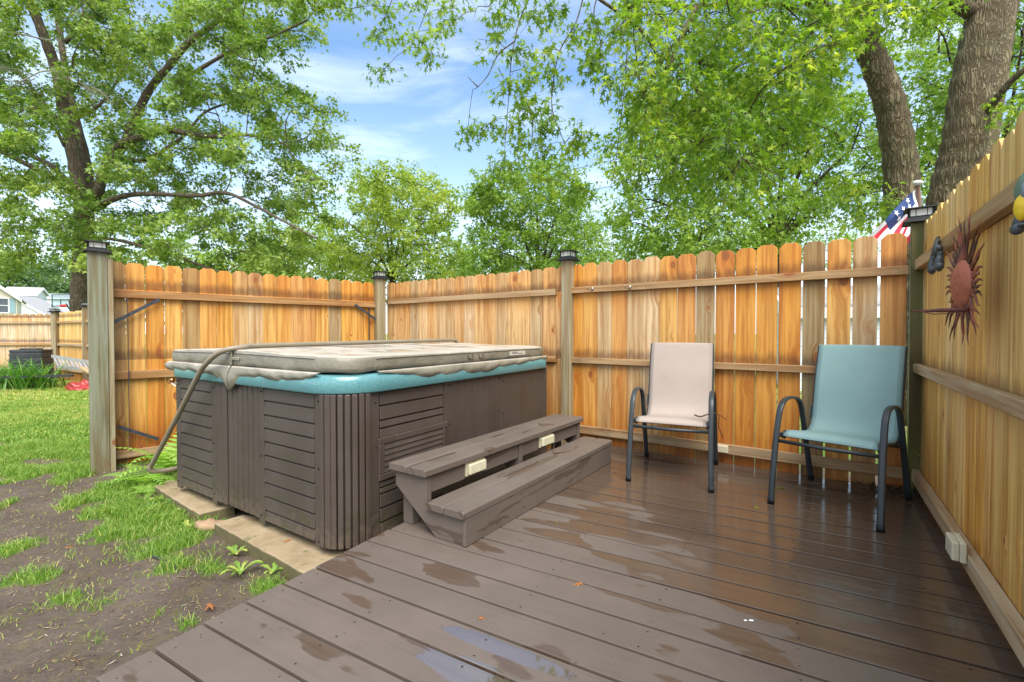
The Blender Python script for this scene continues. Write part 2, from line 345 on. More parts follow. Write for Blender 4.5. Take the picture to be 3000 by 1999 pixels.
M_STEEL = simple('dark_steel_strap', (.05, .055, .065), .45, .5, .3, .25, 12, .1)
M_CHROME = simple('worn_chrome', (.42, .40, .38), .28, .5, 1, .2, 40, .1)
M_BRASS = simple('aged_brass', (.40, .20, .10), .35, .5, 1, .2, 40, .1)
M_LENS = simple('frosted_lamp_lens', (.62, .62, .56), .3, .5, 0, .06, 30, .1)
M_LAMPB = simple('yellowed_plastic', (.42, .38, .27), .4, .5, 0, .12, 25, .1)
M_LAMPL = simple('yellowed_lens', (.52, .50, .36), .22, .6, 0, .10, 25, .05)
M_BONE = simple('ivory_plastic', (.55, .50, .36), .38, .5, 0, .1, 12, .05)
def slingmat(name, c1, c2):
    m = Mt(name); bc = m.attr('bc').outputs['Vector']; sp = m.n('SeparateXYZ', {0: bc})
    wx = m.math('SINE', m.math('MULTIPLY', sp.outputs[0], 1300.0)); wy = m.math('SINE', m.math('MULTIPLY', sp.outputs[1], 1700.0)); wv = m.math('MULTIPLY', wx, wy)
    big = m.noise(m.pos(), 6, 5, .6); c = m.mix(m.rng(wv, -1, 1), c1, c2); c = m.mix(m.math('MULTIPLY', m.rng(big, .4, .75), .22), c, m.mix(1.0, c, (.7, .7, .66), 'MULTIPLY'))
    st = m.math('SINE', m.math('ADD', m.math('MULTIPLY', sp.outputs[0], 95.0), m.math('MULTIPLY', m.math('POWER', m.math('ABSOLUTE', sp.outputs[1]), 2.0), 40.0)))
    c = m.mix(m.rng(st, -1, 1, 0, .30), c, m.mix(1.0, c, (1.10, .98, .90), 'MULTIPLY'))     # faint moire-like bands of the weave pattern
    hem = m.rng(m.math('ABSOLUTE', sp.outputs[0]), .207, .209); seam = m.math('MULTIPLY', hem, m.rng(m.math('ABSOLUTE', sp.outputs[0]), .210, .212, 1, 0))
    c = m.mix(m.math('MULTIPLY', hem, .35), c, m.mix(1.0, c, (.82, .82, .82), 'MULTIPLY')); c = m.mix(m.math('MULTIPLY', seam, .6), c, m.mix(1.0, c, (.55, .55, .55), 'MULTIPLY'))
    m.bsdf(c, .6, .3, 0, m.bump(wv, .25, .001))
    tr = m.n('BsdfTranslucent', {'Color': c}); mx = m.n('MixShader', {0: .22, 1: m.b.outputs[0], 2: tr.outputs[0]}); m.t.links.new(mx.outputs[0], m.out.inputs[0]); return m.m
M_PINK = slingmat('pale_pink_sling', (.37, .315, .285), (.44, .38, .345)); M_AQUA = slingmat('aqua_sling', (.24, .40, .405), (.30, .46, .465))
def stonemat():
    m = Mt('buff_sandstone'); p = m.pos(); a = m.noise(p, 5, 7, .65); b = m.noise(p, 22, 6, .7)
    c = m.ramp(a, [(.3, (.20, .15, .085)), (.5, (.29, .225, .14)), (.72, (.35, .28, .18))]); c = m.mix(m.math('MULTIPLY', m.rng(b, .55, .7), .6), c, (.17, .13, .07))
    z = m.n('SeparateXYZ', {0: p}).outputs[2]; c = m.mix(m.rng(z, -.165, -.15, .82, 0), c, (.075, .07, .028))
    mo = m.rng(m.noise(p, 9, 5, .7), .60, .68); c = m.mix(m.math('MULTIPLY', mo, .6), c, (.06, .08, .02))
    return m.bsdf(c, .75, .3, 0, m.bump(m.math('ADD', a, m.math('MULTIPLY', b, .5)), .5, .015))
M_STONE = stonemat()
def soilmat():
    m = Mt('soil_and_lawn'); p = m.pos(); g = m.attr('grass').outputs['Fac']; a = m.noise(p, 3.5, 8, .68); b = m.noise(p, 30, 7, .75); d = m.noise(p, 160, 3, .6)
    soil = m.ramp(a, [(.28, (.076, .058, .046)), (.5, (.108, .084, .069)), (.75, (.142, .114, .097))])
    soil = m.mix(m.math('MULTIPLY', m.rng(b, .5, .66), .55), soil, (.055, .043, .034)); soil = m.mix(m.math('MULTIPLY', m.rng(d, .68, .74), .8), soil, (.30, .23, .14))
    thatch = m.rng(m.noise(m.scale(p, (1, 1, 1)), 12, 6, .8), .50, .62); soil = m.mix(m.math('MULTIPLY', thatch, .28), soil, (.17, .15, .045))
    lawn = m.ramp(m.noise(p, 7, 6, .7), [(.3, (.062, .135, .018)), (.55, (.10, .19, .030)), (.75, (.21, .24, .055))])
    far = m.n('SeparateXYZ', {0: p}).outputs[1]; lawn = m.mix(m.rng(far, 4.5, 7.5, 0, .55), lawn, m.mix(m.rng(m.noise(p, 2.2, 5, .6), .35, .65), (.32, .40, .09), (.44, .42, .14)))
    c = m.mix(m.rng(m.math('ADD', g, m.math('MULTIPLY', m.math('SUBTRACT', b, .5), .9)), .55, 1.05), soil, lawn)
    return m.bsdf(c, .9, .15, 0, m.bump(m.math('ADD', m.math('MULTIPLY', a, 1.5), b), .7, .03))
M_SOIL = soilmat()
def leafmat(name, cols, trans=.42, rough=.45):
    m = Mt(name); rn = m.attr('rn').outputs['Fac']; c = m.ramp(rn, cols)
    m.bsdf(c, rough, .4); tc_ = m.mix(1.0, c, (1.35, 1.45, .62), 'MULTIPLY')
    tr = m.n('BsdfTranslucent', {'Color': tc_}); mx = m.n('MixShader', {0: trans, 1: m.b.outputs[0], 2: tr.outputs[0]}); m.t.links.new(mx.outputs[0], m.out.inputs[0]); return m.m
L_MAPLE = leafmat('maple_leaves', [(0, (.13, .23, .045)), (.5, (.24, .35, .075)), (.85, (.36, .46, .11)), (1, (.48, .54, .15))])
L_NEAR = leafmat('silver_maple_leaves', [(0, (.10, .20, .025)), (.5, (.20, .32, .038)), (.8, (.32, .43, .055)), (1, (.46, .51, .07))], .52)
L_LIGHT = leafmat('spring_leaves', [(0, (.22, .33, .055)), (.5, (.34, .44, .08)), (1, (.48, .52, .12))], .45)
L_MID = leafmat('mid_leaves', [(0, (.15, .26, .045)), (.5, (.24, .37, .06)), (1, (.36, .45, .09))], .45)
L_FAR = leafmat('distant_leaves', [(0, (.085, .16, .07)), (.6, (.14, .24, .09)), (1, (.22, .31, .10))], .4)
L_GRASS = leafmat('grass_blades', [(0, (.10, .21, .03)), (.4, (.19, .33, .05)), (.7, (.36, .44, .09)), (.9, (.50, .45, .16)), (1, (.52, .42, .20))], .35)
L_FERN = leafmat('fern_fronds', [(0, (.20, .40, .05)), (1, (.34, .52, .10))], .4)
L_LILY = leafmat('daylily_leaves', [(0, (.055, .17, .025)), (.7, (.11, .27, .04)), (1, (.22, .36, .08))], .35)
def barkmat(name, c1, c2, c3, sc=1.0, green=.3):
    m = Mt(name); p = m.pos(); v = m.scale(p, (21 * sc, 21 * sc, 2.6 * sc))
    wv = m.n('VectorMath', {0: v, 1: m.scale(m.n('TexNoise', {'Vector': v, 'Scale': .7, 'Detail': 4}).outputs['Color'], (4.5, 4.5, 3.0))}, operation='ADD').outputs[0]
    vo = m.n('TexVoronoi', {'Vector': wv, 'Scale': 1.0}, feature='DISTANCE_TO_EDGE').outputs['Distance']; n1 = m.noise(v, 1.4, 7, .7)
    c = m.mix(m.rng(vo, .0, .25), c1, m.mix(m.rng(n1, .35, .65), c2, c3)); c = m.mix(m.math('MULTIPLY', m.rng(m.noise(p, 2.5, 4), .45, .65), green), c, (.075, .085, .035))
    h = m.math('ADD', m.rng(vo, 0, .3), m.math('MULTIPLY', n1, .7))
    return m.bsdf(c, .85, .2, 0, m.bump(h, .8, .03))
B_NEAR = barkmat('furrowed_maple_bark', (.085, .065, .036), (.18, .148, .085), (.24, .205, .13))
B_LEFT = barkmat('smooth_grey_bark', (.09, .07, .05), (.18, .14, .105), (.24, .19, .15), .8, .15)
B_FAR = barkmat('distant_bark', (.035, .028, .02), (.07, .055, .04), (.10, .08, .06), .6, .1)
B_DEAD = simple('bleached_dead_wood', (.34, .32, .28), .8, .2)

# ------------------------------------------------------------------ ground
GZ = -.22
def blob(px, py, rx, ry, k): c = gnd(px, py, GZ); return (c.x, c.y, abs(gnd(px + rx, py, GZ).x - c.x), abs(gnd(px, max(py - ry, 1040), GZ).y - c.y) * .5 + abs(gnd(px, py + ry, GZ).y - c.y) * .5, k)
def Cq(x, y): return x / 2.243, 1300 + y / 2.243
BL = []
for x, y, rx, ry, k in ((90, 700, 150, 70, 1), (60, 900, 90, 80, 1), (250, 890, 160, 60, .8), (560, 1100, 330, 130, .55), (380, 1010, 140, 70, .55), (600, 1290, 260, 90, .6), (960, 540, 300, 170, 1.1), (1150, 640, 260, 120, 1.1), (500, 380, 140, 80, .9), (690, 430, 150, 80, .8),
        (1180, 790, 180, 90, .8), (1380, 820, 120, 70, .8), (1760, 930, 140, 80, .9), (850, 300, 200, 110, 1.1), (1040, 1110, 60, 60, .7), (1220, 1180, 80, 60, .7), (900, 1350, 110, 45, .6), (1440, 480, 110, 50, 1), (300, 170, 420, 70, .9),
        (120, 60, 420, 90, 1), (480, 60, 330, 120, 1), (560, 200, 160, 100, .9), (130, 240, 190, 40, .8), (1230, 1420, 120, 40, .35), (700, 1420, 100, 40, .35), (1010, 420, 220, 120, 1.1), (1330, 690, 140, 70, .6), (30, 420, 90, 60, .8)):
    X, Y = Cq(x, y); BL.append(blob(X, Y, rx / 2.243, ry / 2.243, k))
SOILP = [blob(*Cq(x, y), rx / 2.243, ry / 2.243, k) for x, y, rx, ry, k in ((230, 115, 150, 28, .8), (150, 290, 160, 40, .7), (700, 230, 120, 40, 1.0), (250, 420, 150, 60, .8), (1650, 690, 160, 60, .5), (350, 130, 90, 25, .5))]
_t = RNG.random((64, 64))
def vnoise(x, y):
    xi = np.floor(x).astype(int); yi = np.floor(y).astype(int); fx = x - xi; fy = y - yi; fx = fx * fx * (3 - 2 * fx); fy = fy * fy * (3 - 2 * fy)
    g = lambda a, b: _t[a % 64, b % 64]
    return (g(xi, yi) * (1 - fx) + g(xi + 1, yi) * fx) * (1 - fy) + (g(xi, yi + 1) * (1 - fx) + g(xi + 1, yi + 1) * fx) * fy
def grassm(x, y):
    g = np.zeros_like(x)
    for cx, cy, rx, ry, k in BL: g = np.maximum(g, k * np.exp(-(((x - cx) / rx) ** 2 + ((y - cy) / ry) ** 2) * 1.0) * 1.35)
    line = y - (4.05 + .18 * np.sin(x * 1.3)); g = np.maximum(g, 1 / (1 + np.exp(-line * 5)))
    for cx, cy, rx, ry, k in SOILP: g = g - k * np.exp(-(((x - cx) / rx) ** 2 + ((y - cy) / ry) ** 2) * 1.2)
    g = g + (vnoise(x * 5, y * 5) - .5) * .6 + (vnoise(x * 14 + 9, y * 14) - .5) * .6 + (vnoise(x * 33 + 5, y * 33) - .5) * .4
    return np.clip(g, 0, 1.1)
xs = np.concatenate([[-400, -120, -60, -35, -25], np.arange(-20, -8, .5), np.arange(-8, .6, .05), [1, 2, 3, 5, 8, 12, 20, 40, 80, 160, 400]])
ys = np.concatenate([[-60, -20, -6, -2, 0], np.arange(.4, 7, .05), np.arange(7, 20, .35), [24, 30, 45, 70, 120, 250, 600]])
GX, GY = np.meshgrid(xs, ys); near = np.clip((8 - np.abs(GX)) / 2, 0, 1) * np.clip((8 - GY) / 2, 0, 1)
Zg = GZ + near * ((vnoise(GX * 3, GY * 3) - .5) * .035 + (vnoise(GX * 11, GY * 11) - .5) * .014) * (GX < .5)
nx, ny = len(xs), len(ys)
me = bpy.data.meshes.new('ground'); idx = np.arange(nx * ny).reshape(ny, nx)
me.from_pydata(np.stack([GX, GY, Zg], -1).reshape(-1, 3).tolist(), [], np.stack([idx[:-1, :-1], idx[:-1, 1:], idx[1:, 1:], idx[1:, :-1]], -1).reshape(-1, 4).tolist())
a = me.attributes.new('grass', 'FLOAT', 'POINT'); a.data.foreach_set('value', grassm(GX, GY).reshape(-1).astype(np.float32))
me.polygons.foreach_set('use_smooth', [True] * len(me.polygons)); me.materials.append(M_SOIL); me.update()
ground = link(bpy.data.objects.new('ground', me)); tag(ground, 'bare brown soil running into patchy green lawn', kind='structure')

# ------------------------------------------------------------------ mass meshes (leaves, grass)
def tri_mesh(name, V, F, rn, mat, par=None, smooth=False):
    me = bpy.data.meshes.new(name); me.vertices.add(len(V)); me.vertices.foreach_set('co', V.astype(np.float32).ravel())
    me.loops.add(F.size); me.loops.foreach_set('vertex_index', F.astype(np.int32).ravel()); me.polygons.add(len(F))
    me.polygons.foreach_set('loop_start', np.arange(0, F.size, F.shape[1], dtype=np.int32)); me.polygons.foreach_set('loop_total', np.full(len(F), F.shape[1], dtype=np.int32))
    a = me.attributes.new('rn', 'FLOAT', 'POINT'); a.data.foreach_set('value', rn.astype(np.float32)); me.materials.append(mat); me.update(calc_edges=True); me.validate()
    return parent(link(bpy.data.objects.new(name, me)), par)
T0 = np.array([(0, .32), (0, 0), (.28, .0), (.12, .2), (.50, .58), (.12, .44), (0, 1), (-.12, .44), (-.50, .58), (-.12, .2), (-.28, .0)]); F0 = np.array([(0, i, i % 10 + 1) for i in range(1, 11)])
T1 = np.array([(0, 0), (.2, .25), (0, 1), (-.2, .25), (.52, .5), (.08, .5), (-.52, .5), (-.08, .5)]); F1 = np.array([(0, 1, 3), (3, 1, 2), (0, 4, 5), (0, 7, 6)])
def unit(a): return a / np.maximum(np.linalg.norm(a, axis=1, keepdims=True), 1e-9)
def leaves(P, A, N, size, rn, lod):
    T, F = (T0, F0) if lod == 0 else (T1, F1); A = unit(A); B = unit(np.cross(A, N)); N = np.cross(B, A); k = len(T); n = len(P)
    x = T[None, :, 0, None]; y = T[None, :, 1, None]; s = size[:, None, None]
    V = P[:, None] + s * (x * B[:, None] + y * A[:, None] - (np.abs(x) * .35 + .25 * y * y) * N[:, None])
    return V.reshape(-1, 3), (F[None] + (np.arange(n) * k)[:, None, None]).reshape(-1, 3), np.repeat(rn, k)
def tree(name, label, limbs, pads, lsize, nleaf, lod, lm, bm, group=None, loc=None, cat='tree', padr=(.4, .8), twigr=.006, flat=.55, droop=.25, nt=6, seed=1, twigs=True):
    """limbs: [(points, r0, r1)], pads: array of leaf spray centres; sprays are joined to the nearest wood by thin branches"""
    rg = np.random.default_rng(seed); mb = MB(); segs = []
    for pts, r0, r1 in limbs:
        pp = spline(pts, 5); m = len(pp); tp = [r0 + (r1 - r0) * (i / (m - 1)) ** .8 for i in range(m)]
        mb.sweep(pp, 1, 1, n=10, taper=[t * (1 + .06 * math.sin(i * 2.1 + r0 * 50)) for i, t in enumerate(tp)])
        if r0 > .0: segs += [list(p) for p in pp]
    W = np.array(segs); pads = np.array(pads); pads = pads[np.argsort([np.min(np.linalg.norm(W - p, axis=1)) for p in pads])]
    PP, AA, NN, SS, RR = [], [], [], [], []
    newp = []
    for c in pads:
        allw = W if not newp else np.vstack([W, np.array(newp)])
        d = np.linalg.norm(allw - c, axis=1) + np.maximum(allw[:, 2] - c[2], 0) * .4; j = int(np.argmin(d)); p = allw[j]; L = np.linalg.norm(c - p)
        mid = (p + c) / 2 + rg.normal(0, .07 * L, 3) + np.array([0, 0, .06 * L]); rr = max(twigr, min(.012 * L + twigr, .05))
        br = spline([p, mid, c], 4); mb.sweep(br, 1, 1, n=5, taper=[rr * (1 - .6 * i / (len(br) - 1)) for i in range(len(br))], caps=False); newp += [list(q) for q in br[3:]]
        pr = rg.uniform(*padr); tone = rg.normal(0, .16); out = unit((c - p)[None])[0]
        for k in range(nt):
            d = rg.normal(0, 1, 3); d[2] *= flat; d = d / np.linalg.norm(d) + out * .55; d[2] -= droop * rg.random(); d /= np.linalg.norm(d); L2 = pr * rg.uniform(.6, 1.15)
            e = c + d * L2 + np.array([0, 0, -droop * L2 * .4]); md = c + d * L2 * .55 + rg.normal(0, .04 * L2, 3)
            if twigs: mb.sweep([c, md, e], 1, 1, n=4, taper=[twigr, twigr * .7, twigr * .35], caps=False)
            m = max(2, int(nleaf * L2 / pr / nt)); t = rg.random(m) ** .75 * 1.02
            q = c[None] * ((1 - t) ** 2)[:, None] + md[None] * (2 * t * (1 - t))[:, None] + e[None] * (t ** 2)[:, None] + rg.normal(0, lsize * .75, (m, 3))
            PP.append(q); a = d[None] * .8 + rg.normal(0, .65, (m, 3)); a[:, 2] -= .35; AA.append(a); nn = rg.normal(0, .5, (m, 3)); nn[:, 2] += 1; NN.append(nn)
            SS.append(lsize * rg.uniform(.45, 1.3, m)); RR.append(np.clip(.42 + tone + rg.normal(0, .2, m), 0, 1))
    P, A, N, S, Rr = (np.concatenate(x) for x in (PP, AA, NN, SS, RR)); V, F, rn = leaves(P, A, N, S, Rr, lod)
    root = empty(name, loc if loc is not None else tuple(limbs[0][0][0]), label, cat, group)
    tri_mesh('crown', V, F, rn, lm, root); mb.build('trunk', bm, root); return root
def inpoly(x, y, poly):
    r = False; n = len(poly)
    for i in range(n):
        (x1, y1), (x2, y2) = poly[i], poly[(i + 1) % n]
        if (y1 > y) != (y2 > y) and x < (x2 - x1) * (y - y1) / (y2 - y1) + x1: r = not r
    return r
def padsin(poly, n, Y0, Y1, rg, mind=0, holes=()):
    xs_ = [p[0] for p in poly]; ys_ = [p[1] for p in poly]; out = []; px = []; tries = 0
    while len(out) < n and tries < n * 60:
        tries += 1; x = rg.uniform(min(xs_), max(xs_)); y = rg.uniform(min(ys_), max(ys_))
        if not inpoly(x, y, poly): continue
        if any(((x - hx) / hr) ** 2 + ((y - hy) / hs) ** 2 < 1 for hx, hy, hr, hs in holes): continue
        if mind and any((x - a) ** 2 + (y - b) ** 2 < mind * mind for a, b in px): continue
        px.append((x, y)); out.append(tuple(at(x, y, rg.uniform(Y0, Y1))))
    return out
def hit(x, y, A, B):                         # photo pixel onto the vertical plane through ground points A, B
    d = ray(x, y); n = np.array([B[1] - A[1], -(B[0] - A[0])]); t = (n[0] * A[0] + n[1] * A[1]) / (n[0] * d[0] + n[1] * d[1]); return Vector((d[0] * t, d[1] * t, CH + d[2] * t))
Z3 = Vector((0, 0, 1))
# ------------------------------------------------------------------ fences
def fence_bay(name, label, cat, P0, P1, z0, ztop, n, mat, rails, rmat, group=None, gaps=None, wob=.003, railend=(0, 0), inward=1, seed=0, ear=.03):
    rd = random.Random(seed); P0 = Vector((*P0, 0)); P1 = Vector((*P1, 0)); t = (P1 - P0).normalized(); L = (P1 - P0).length
    nin = Vector((t.y, -t.x, 0)) * inward; pitch = L / n; root = empty(name, (P0 + P1) / 2 + Z3 * z0, label, cat, group); mb = MB()
    for i in range(n):
        g = (gaps[i] if gaps else .0) + rd.uniform(.001, .004); w = pitch - g; zt = ztop + rd.uniform(-wob, wob) * 2; lean = rd.uniform(-.0025, .0025)
        o = P0 + t * (i * pitch + g / 2) - nin * (.016 + rd.uniform(0, .003)); e = ear + rd.uniform(-.004, .006); sd = rd.random()
        pr = [(0, z0), (w, z0), (w + lean, zt - e), (w - e + lean, zt), (e + lean, zt), (lean, zt - e)]
        vs = [o + t * a + Z3 * b for a, b in pr]
        if inward < 0: vs = vs[::-1]; pr = pr[::-1]
        mb.prism(vs, nin * .016, sd, 0, [(a, b) for a, b in pr])
    mb.build('picket_panel', mat, root, .0015)
    for za, zb, s0, s1, dep in rails:
        r = MB(); s1 = L if s1 is None else s1; k = 5
        sd = rd.random()
        for j in range(k):                      # slightly crooked sawn rail
            pass
        A = P0 + t * s0 + nin * .0005 + Z3 * za; r.box(A, t * (s1 - s0), nin * dep, Z3 * (zb - za), sd)
        r.build('rail', rmat, root, .003)
    return root, t, nin, P0, L
BA, BB = (.868 + .024, 4.231 + .032), (2.528 + .024, 2.995 + .032)
bt = (Vector((*BB, 0)) - Vector((*BA, 0))).normalized()
def bline(s): p = Vector((*BA, 0)) + bt * s; return (p.x, p.y)
S0 = -.425; S1 = 2.075; SM = S0 - 2.735
G1 = [0] * 17; 
for i, g in ((8, .003), (9, .004), (10, .004), (11, .005), (12, .006), (13, .012), (14, .010), (15, .011), (16, .010)): G1[i] = g
RAILS = [(1.395, 1.452, 0, None, .038), (.735, .787, 0, None, .038), (.075, .148, 0, None, .038)]
fb1, bt1, bn1, _, L1 = fence_bay('privacy_fence', 'orange cedar dog-eared fence panel with daylight gaps behind the two sling chairs', 'fence', bline(S0), bline(S1), -.16, 1.672, 17, W_PICK, RAILS, W_RAIL, 'bays of the privacy fence', G1, seed=3)
fb2, *_ = fence_bay('privacy_fence', 'streaky tan and grey fence panel behind the far end of the hot tub', 'fence', bline(SM), bline(S0), -.16, 1.668, 18, W_MID, [(1.39, 1.45, .03, 2.60, .038), (.735, .79, .03, 2.60, .038), (.07, .145, .03, 2.60, .038)], W_RAIL, 'bays of the privacy fence', seed=8)
# gate bay at the left of the tub
GA, GB = (-3.69, 4.24), (-1.775, 6.03)
gate, gt, gn, gP, gL = fence_bay('fence_gate', 'bright orange cedar gate bay with diagonal steel corner braces behind the hot tub', 'fence gate', GA, GB, -.195, 1.672, 18, W_PICK, [(1.345, 1.415, .0, None, .04), (.592, .668, .0, None, .04), (-.135, -.068, .0, None, .04)], W_RAIL, 'bays of the privacy fence', [0, .001, .001, .001] + [0] * 14, seed=21)
gA2 = (gP + gn * .045); gB2 = gA2 + gt
def strap(p, q, w=.03):
    b = MB(); d = (q - p); side = d.cross(gn).normalized(); b.box(p - side * w / 2, d, side * w, gn * .006, .5); return b.build('corner_brace', M_STEEL, gate)
for a, b in (((333, 945), (468, 877)), ((1040, 893), (1108, 942)), ((345, 1250), (465, 1287))): strap(hit(*a, gA2, gB2), hit(*b, gA2, gB2))
b = MB(); b.box(gP + gt * .155 + gn * .041 + Z3 * -.06, Z3 * 1.40, gt * .006, gn * .025, .5); b.build('steel_frame', M_STEEL, gate)
b = MB(); b.box(gP + gt * (gL - .10) + gn * .041 + Z3 * .05, Z3 * 1.30, gt * .006, gn * .025, .5); b.build('steel_frame', M_STEEL, gate)
# right side fence running past the camera
RN = Vector((.832, -.555, 0)); RT = Vector((-.555, -.832, 0)); RP = RN * .522
def rl(s, off=0): p = RP + RT * s - RN * off; return (p.x, p.y)
sc0 = (Vector((2.655, 3.02, 0)) - RP).dot(RT)
rf, rt_, rn_, _, _ = fence_bay('privacy_fence', 'tall tan side fence panel receding along the right edge with the metal sun on it', 'fence', rl(sc0), rl(sc0 + 24 * .1452), -.16, 1.722, 24, W_RIGHT, [(1.425, 1.49, .03, None, .040), (.765, .822, .03, None, .040), (.065, .138, .03, None, .040)], W_RAILR, 'bays of the privacy fence', seed=5, inward=1, wob=.006)
# ------------------------------------------------------------------ posts with solar caps
def post(cx, cy, s, z0, z1, ang, mat, label, capw, name='fence_post', cap=True):
    root = empty(name, (cx, cy, z0), label, 'post', 'fence posts with black solar caps'); c = Vector((cx, cy, 0)); ex = Vector((math.cos(ang), math.sin(ang), 0)); ey = Vector((-math.sin(ang), math.cos(ang), 0))
    m = MB(); m.box(c - ex * s / 2 - ey * s / 2 + Z3 * z0, Z3 * (z1 - z0), ex * s, ey * s, random.random()); m.build('shaft', mat, root, .004)
    if cap:
        k = capw; m = MB()
        def fr(r0, h0, r1, h1):
            P = [c + ex * a * r0 + ey * b * r0 + Z3 * (z1 + h0) for a, b in ((-1, -1), (1, -1), (1, 1), (-1, 1))] + [c + ex * a * r1 + ey * b * r1 + Z3 * (z1 + h1) for a, b in ((-1, -1), (1, -1), (1, 1), (-1, 1))]
            m.hexa(P, None, .5)
        fr(k * .5, -.012, k * .47, .004); fr(k * .40, .004, k * .36, .022); fr(k * .33, .022, k * .33, .030); fr(k * .46, .074, k * .44, .082); fr(k * .34, .082, k * .1, .092)
        r = k * .33
        for a, b in ((-1, -1), (1, -1), (1, 1), (-1, 1)): q = c + ex * a * (r - .004) + ey * b * (r - .004) + Z3 * (z1 + .030); m.box(q - ex * .004 - ey * .004, Z3 * .044, ex * .008, ey * .008, .5)
        for a in (-.45, .45):
            for sgn in (-1, 1):
                m.box(c + ex * a * r * 1.0 + ey * (sgn * r - .002) + Z3 * (z1 + .03), Z3 * .044, ex * .003, ey * .004, .5); m.box(c + ey * a * r * 1.0 + ex * (sgn * r - .002) + Z3 * (z1 + .03), Z3 * .044, ey * .003, ex * .004, .5)
        co = m.build('solar_cap', M_BLACK, root, .0015)
        g = MB(); g.box(c - ex * r * .86 - ey * r * .86 + Z3 * (z1 + .031), Z3 * .042, ex * r * 1.72, ey * r * 1.72, .5); g.build('lens', M_LENS, co)
    return root
ba = math.atan2(bt.y, bt.x)
pm = Vector((*bline(S0), 0)) + bn1 * .018
post(pm.x, pm.y, .098, -.2, 1.722, ba, W_POSTB, 'pale weathered fence post between the tub and the pink chair', .175)
post(-1.70, 6.02, .115, -.22, 1.722, R(38), W_POSTB, 'grey fence post in the far corner behind the hot tub', .18)
post(2.648, 3.045, .095, -.2, 1.742, ba, W_MOSS, 'dark mossy green corner post between the blue chair and the side fence', .185)
lp = post(-3.655, 4.13, .125, GZ - .05, 1.737, math.atan2(gt.y, gt.x) + R(3), W_POST, 'thick grey-green square post beside the lawn', .19)
m = MB(); q = Vector((-3.655, 4.13, 0)) + gt * .066 - gn * .045; m.box(q + Z3 * (GZ - .03), Z3 * 1.93, gt * .04, gn * .095, .3); m.build('hinge_board', W_POSTB, lp, .003)

# ------------------------------------------------------------------ deck
DE = np.array([.495, .869]); DD = np.array([.869, -.495]); mb = MB()
rb = random.Random(4); pitch = .1515
for k in range(-10, 18):
    e0 = 1.483 + .1515 * k + .0035; e1 = e0 + pitch - .0105 - rb.uniform(0, .002); d0 = -1.748 + rb.uniform(-.006, .006)
    poly = [tuple(DE * e + DD * d) for e, d in ((e0, d0), (e0, 4.5), (e1, 4.5), (e1, d0))]
    poly = clip(poly, (RN.x, RN.y), .524); poly = clip(poly, (.597, .802), 3.938)
    if len(poly) < 3: continue
    pz = rb.uniform(-.0012, .0012)
    ar = sum(poly[i][0] * poly[(i + 1) % len(poly)][1] - poly[(i + 1) % len(poly)][0] * poly[i][1] for i in range(len(poly)))
    if ar < 0: poly = poly[::-1]
    mb.prism([Vector((x, y, -.034 + pz)) for x, y in poly], Z3 * .034, rb.random(), 0, [((x * DE[0] + y * DE[1]), (x * DD[0] + y * DD[1])) for x, y in poly])
deck = mb.build('deck', M_DECK, None, .0022, 2); tag(deck, 'wet brown painted plank deck', kind='structure')
mb = MB()
def dpt(e, d, z): p = DE * e + DD * d; return Vector((p[0], p[1], z))
mb.box(dpt(-.2, -1.725, -.20), (*(DE * 4.2), 0), (*(DD * .035), 0), Z3 * .163, .5)
for dd in (-1.3, -.85, -.4, .05, .5, .95, 1.4): mb.box(dpt(-.2, dd, -.20), (*(DE * 3.6), 0), (*(DD * .035), 0), Z3 * .163, .5)
jo = mb.build('deck_joists', M_DARK, deck)
mb = MB(); rb = random.Random(12)      # screws in pairs over each joist
for k in range(-9, 16):
    for dd in (-1.69, -1.283, -.833, -.383, .067, .517, .967, 1.417, 1.867):
        for fr in (.22, .78):
            q = dpt(1.483 + .1515 * (k + fr) + rb.uniform(-.006, .006), dd + rb.uniform(-.008, .008), .0003)
            if q.x * RN.x + q.y * RN.y < .50 and q.x * .597 + q.y * .802 < 3.9: mb.ball(q, (.0042, .0042, .0007), nu=8, nv=4)
tag(mb.build('screw_heads', simple('painted_screw_heads', (.022, .018, .015), .5, .4), deck), kind='stuff')

# ------------------------------------------------------------------ steps
SMv = Vector((.563, .826, 0)); SNv = Vector((.826, -.563, 0))
def sp_(m, n, z): return SMv * m + SNv * n + Z3 * z
st = empty('deck_steps', sp_(2.57, -1.67, 0), 'brown two-tread wooden steps against the right side of the hot tub', 'steps')
def tread(n0, n1, z0, z1, m0, m1, nm='tread'):
    b = MB(); w = n1 - n0; h = z1 - z0; prof = [(n0, z0), (n1, z0), (n1, z1 - .008), (n1 - .008, z1), (n0 + .006, z1), (n0, z1 - .006)]
    b.prism([sp_(m0, a, z) for a, z in prof], SMv * (m1 - m0), None, 0, None)
    bc = []; rn = b.rn[0]
    for i in range(12): a, z = prof[i % 6]; bc.append((a + z, m0 if i < 6 else m1, rn * 37.7))
    b.bc = bc; return b.build(nm, M_STEP, st, .002)
tread(-1.930, -1.802, .298, .335, 1.672, 3.478); tread(-1.796, -1.665, .298, .335, 1.672, 3.478)
tread(-1.668, -1.548, .139, .175, 1.675, 3.485); tread(-1.542, -1.418, .139, .175, 1.675, 3.485)
for m0 in (1.70, 2.56, 3.42):
    b = MB(); prof = [(-1.91, .297), (-1.91, .215), (-1.62, .001), (-1.442, .001), (-1.442, .138), (-1.684, .138), (-1.684, .297)]
    b.prism([sp_(m0, a, z) for a, z in prof][::-1], SMv * .038, None, 0, [(z, a) for a, z in prof][::-1]); b.build('stringer', M_STEP, st, .002)
b = MB(); b.box(sp_(1.695, -1.4415, .002), SMv * 1.775, Z3 * .134, SNv * .02, .3); b.build('front_board', M_STEP, st, .002)
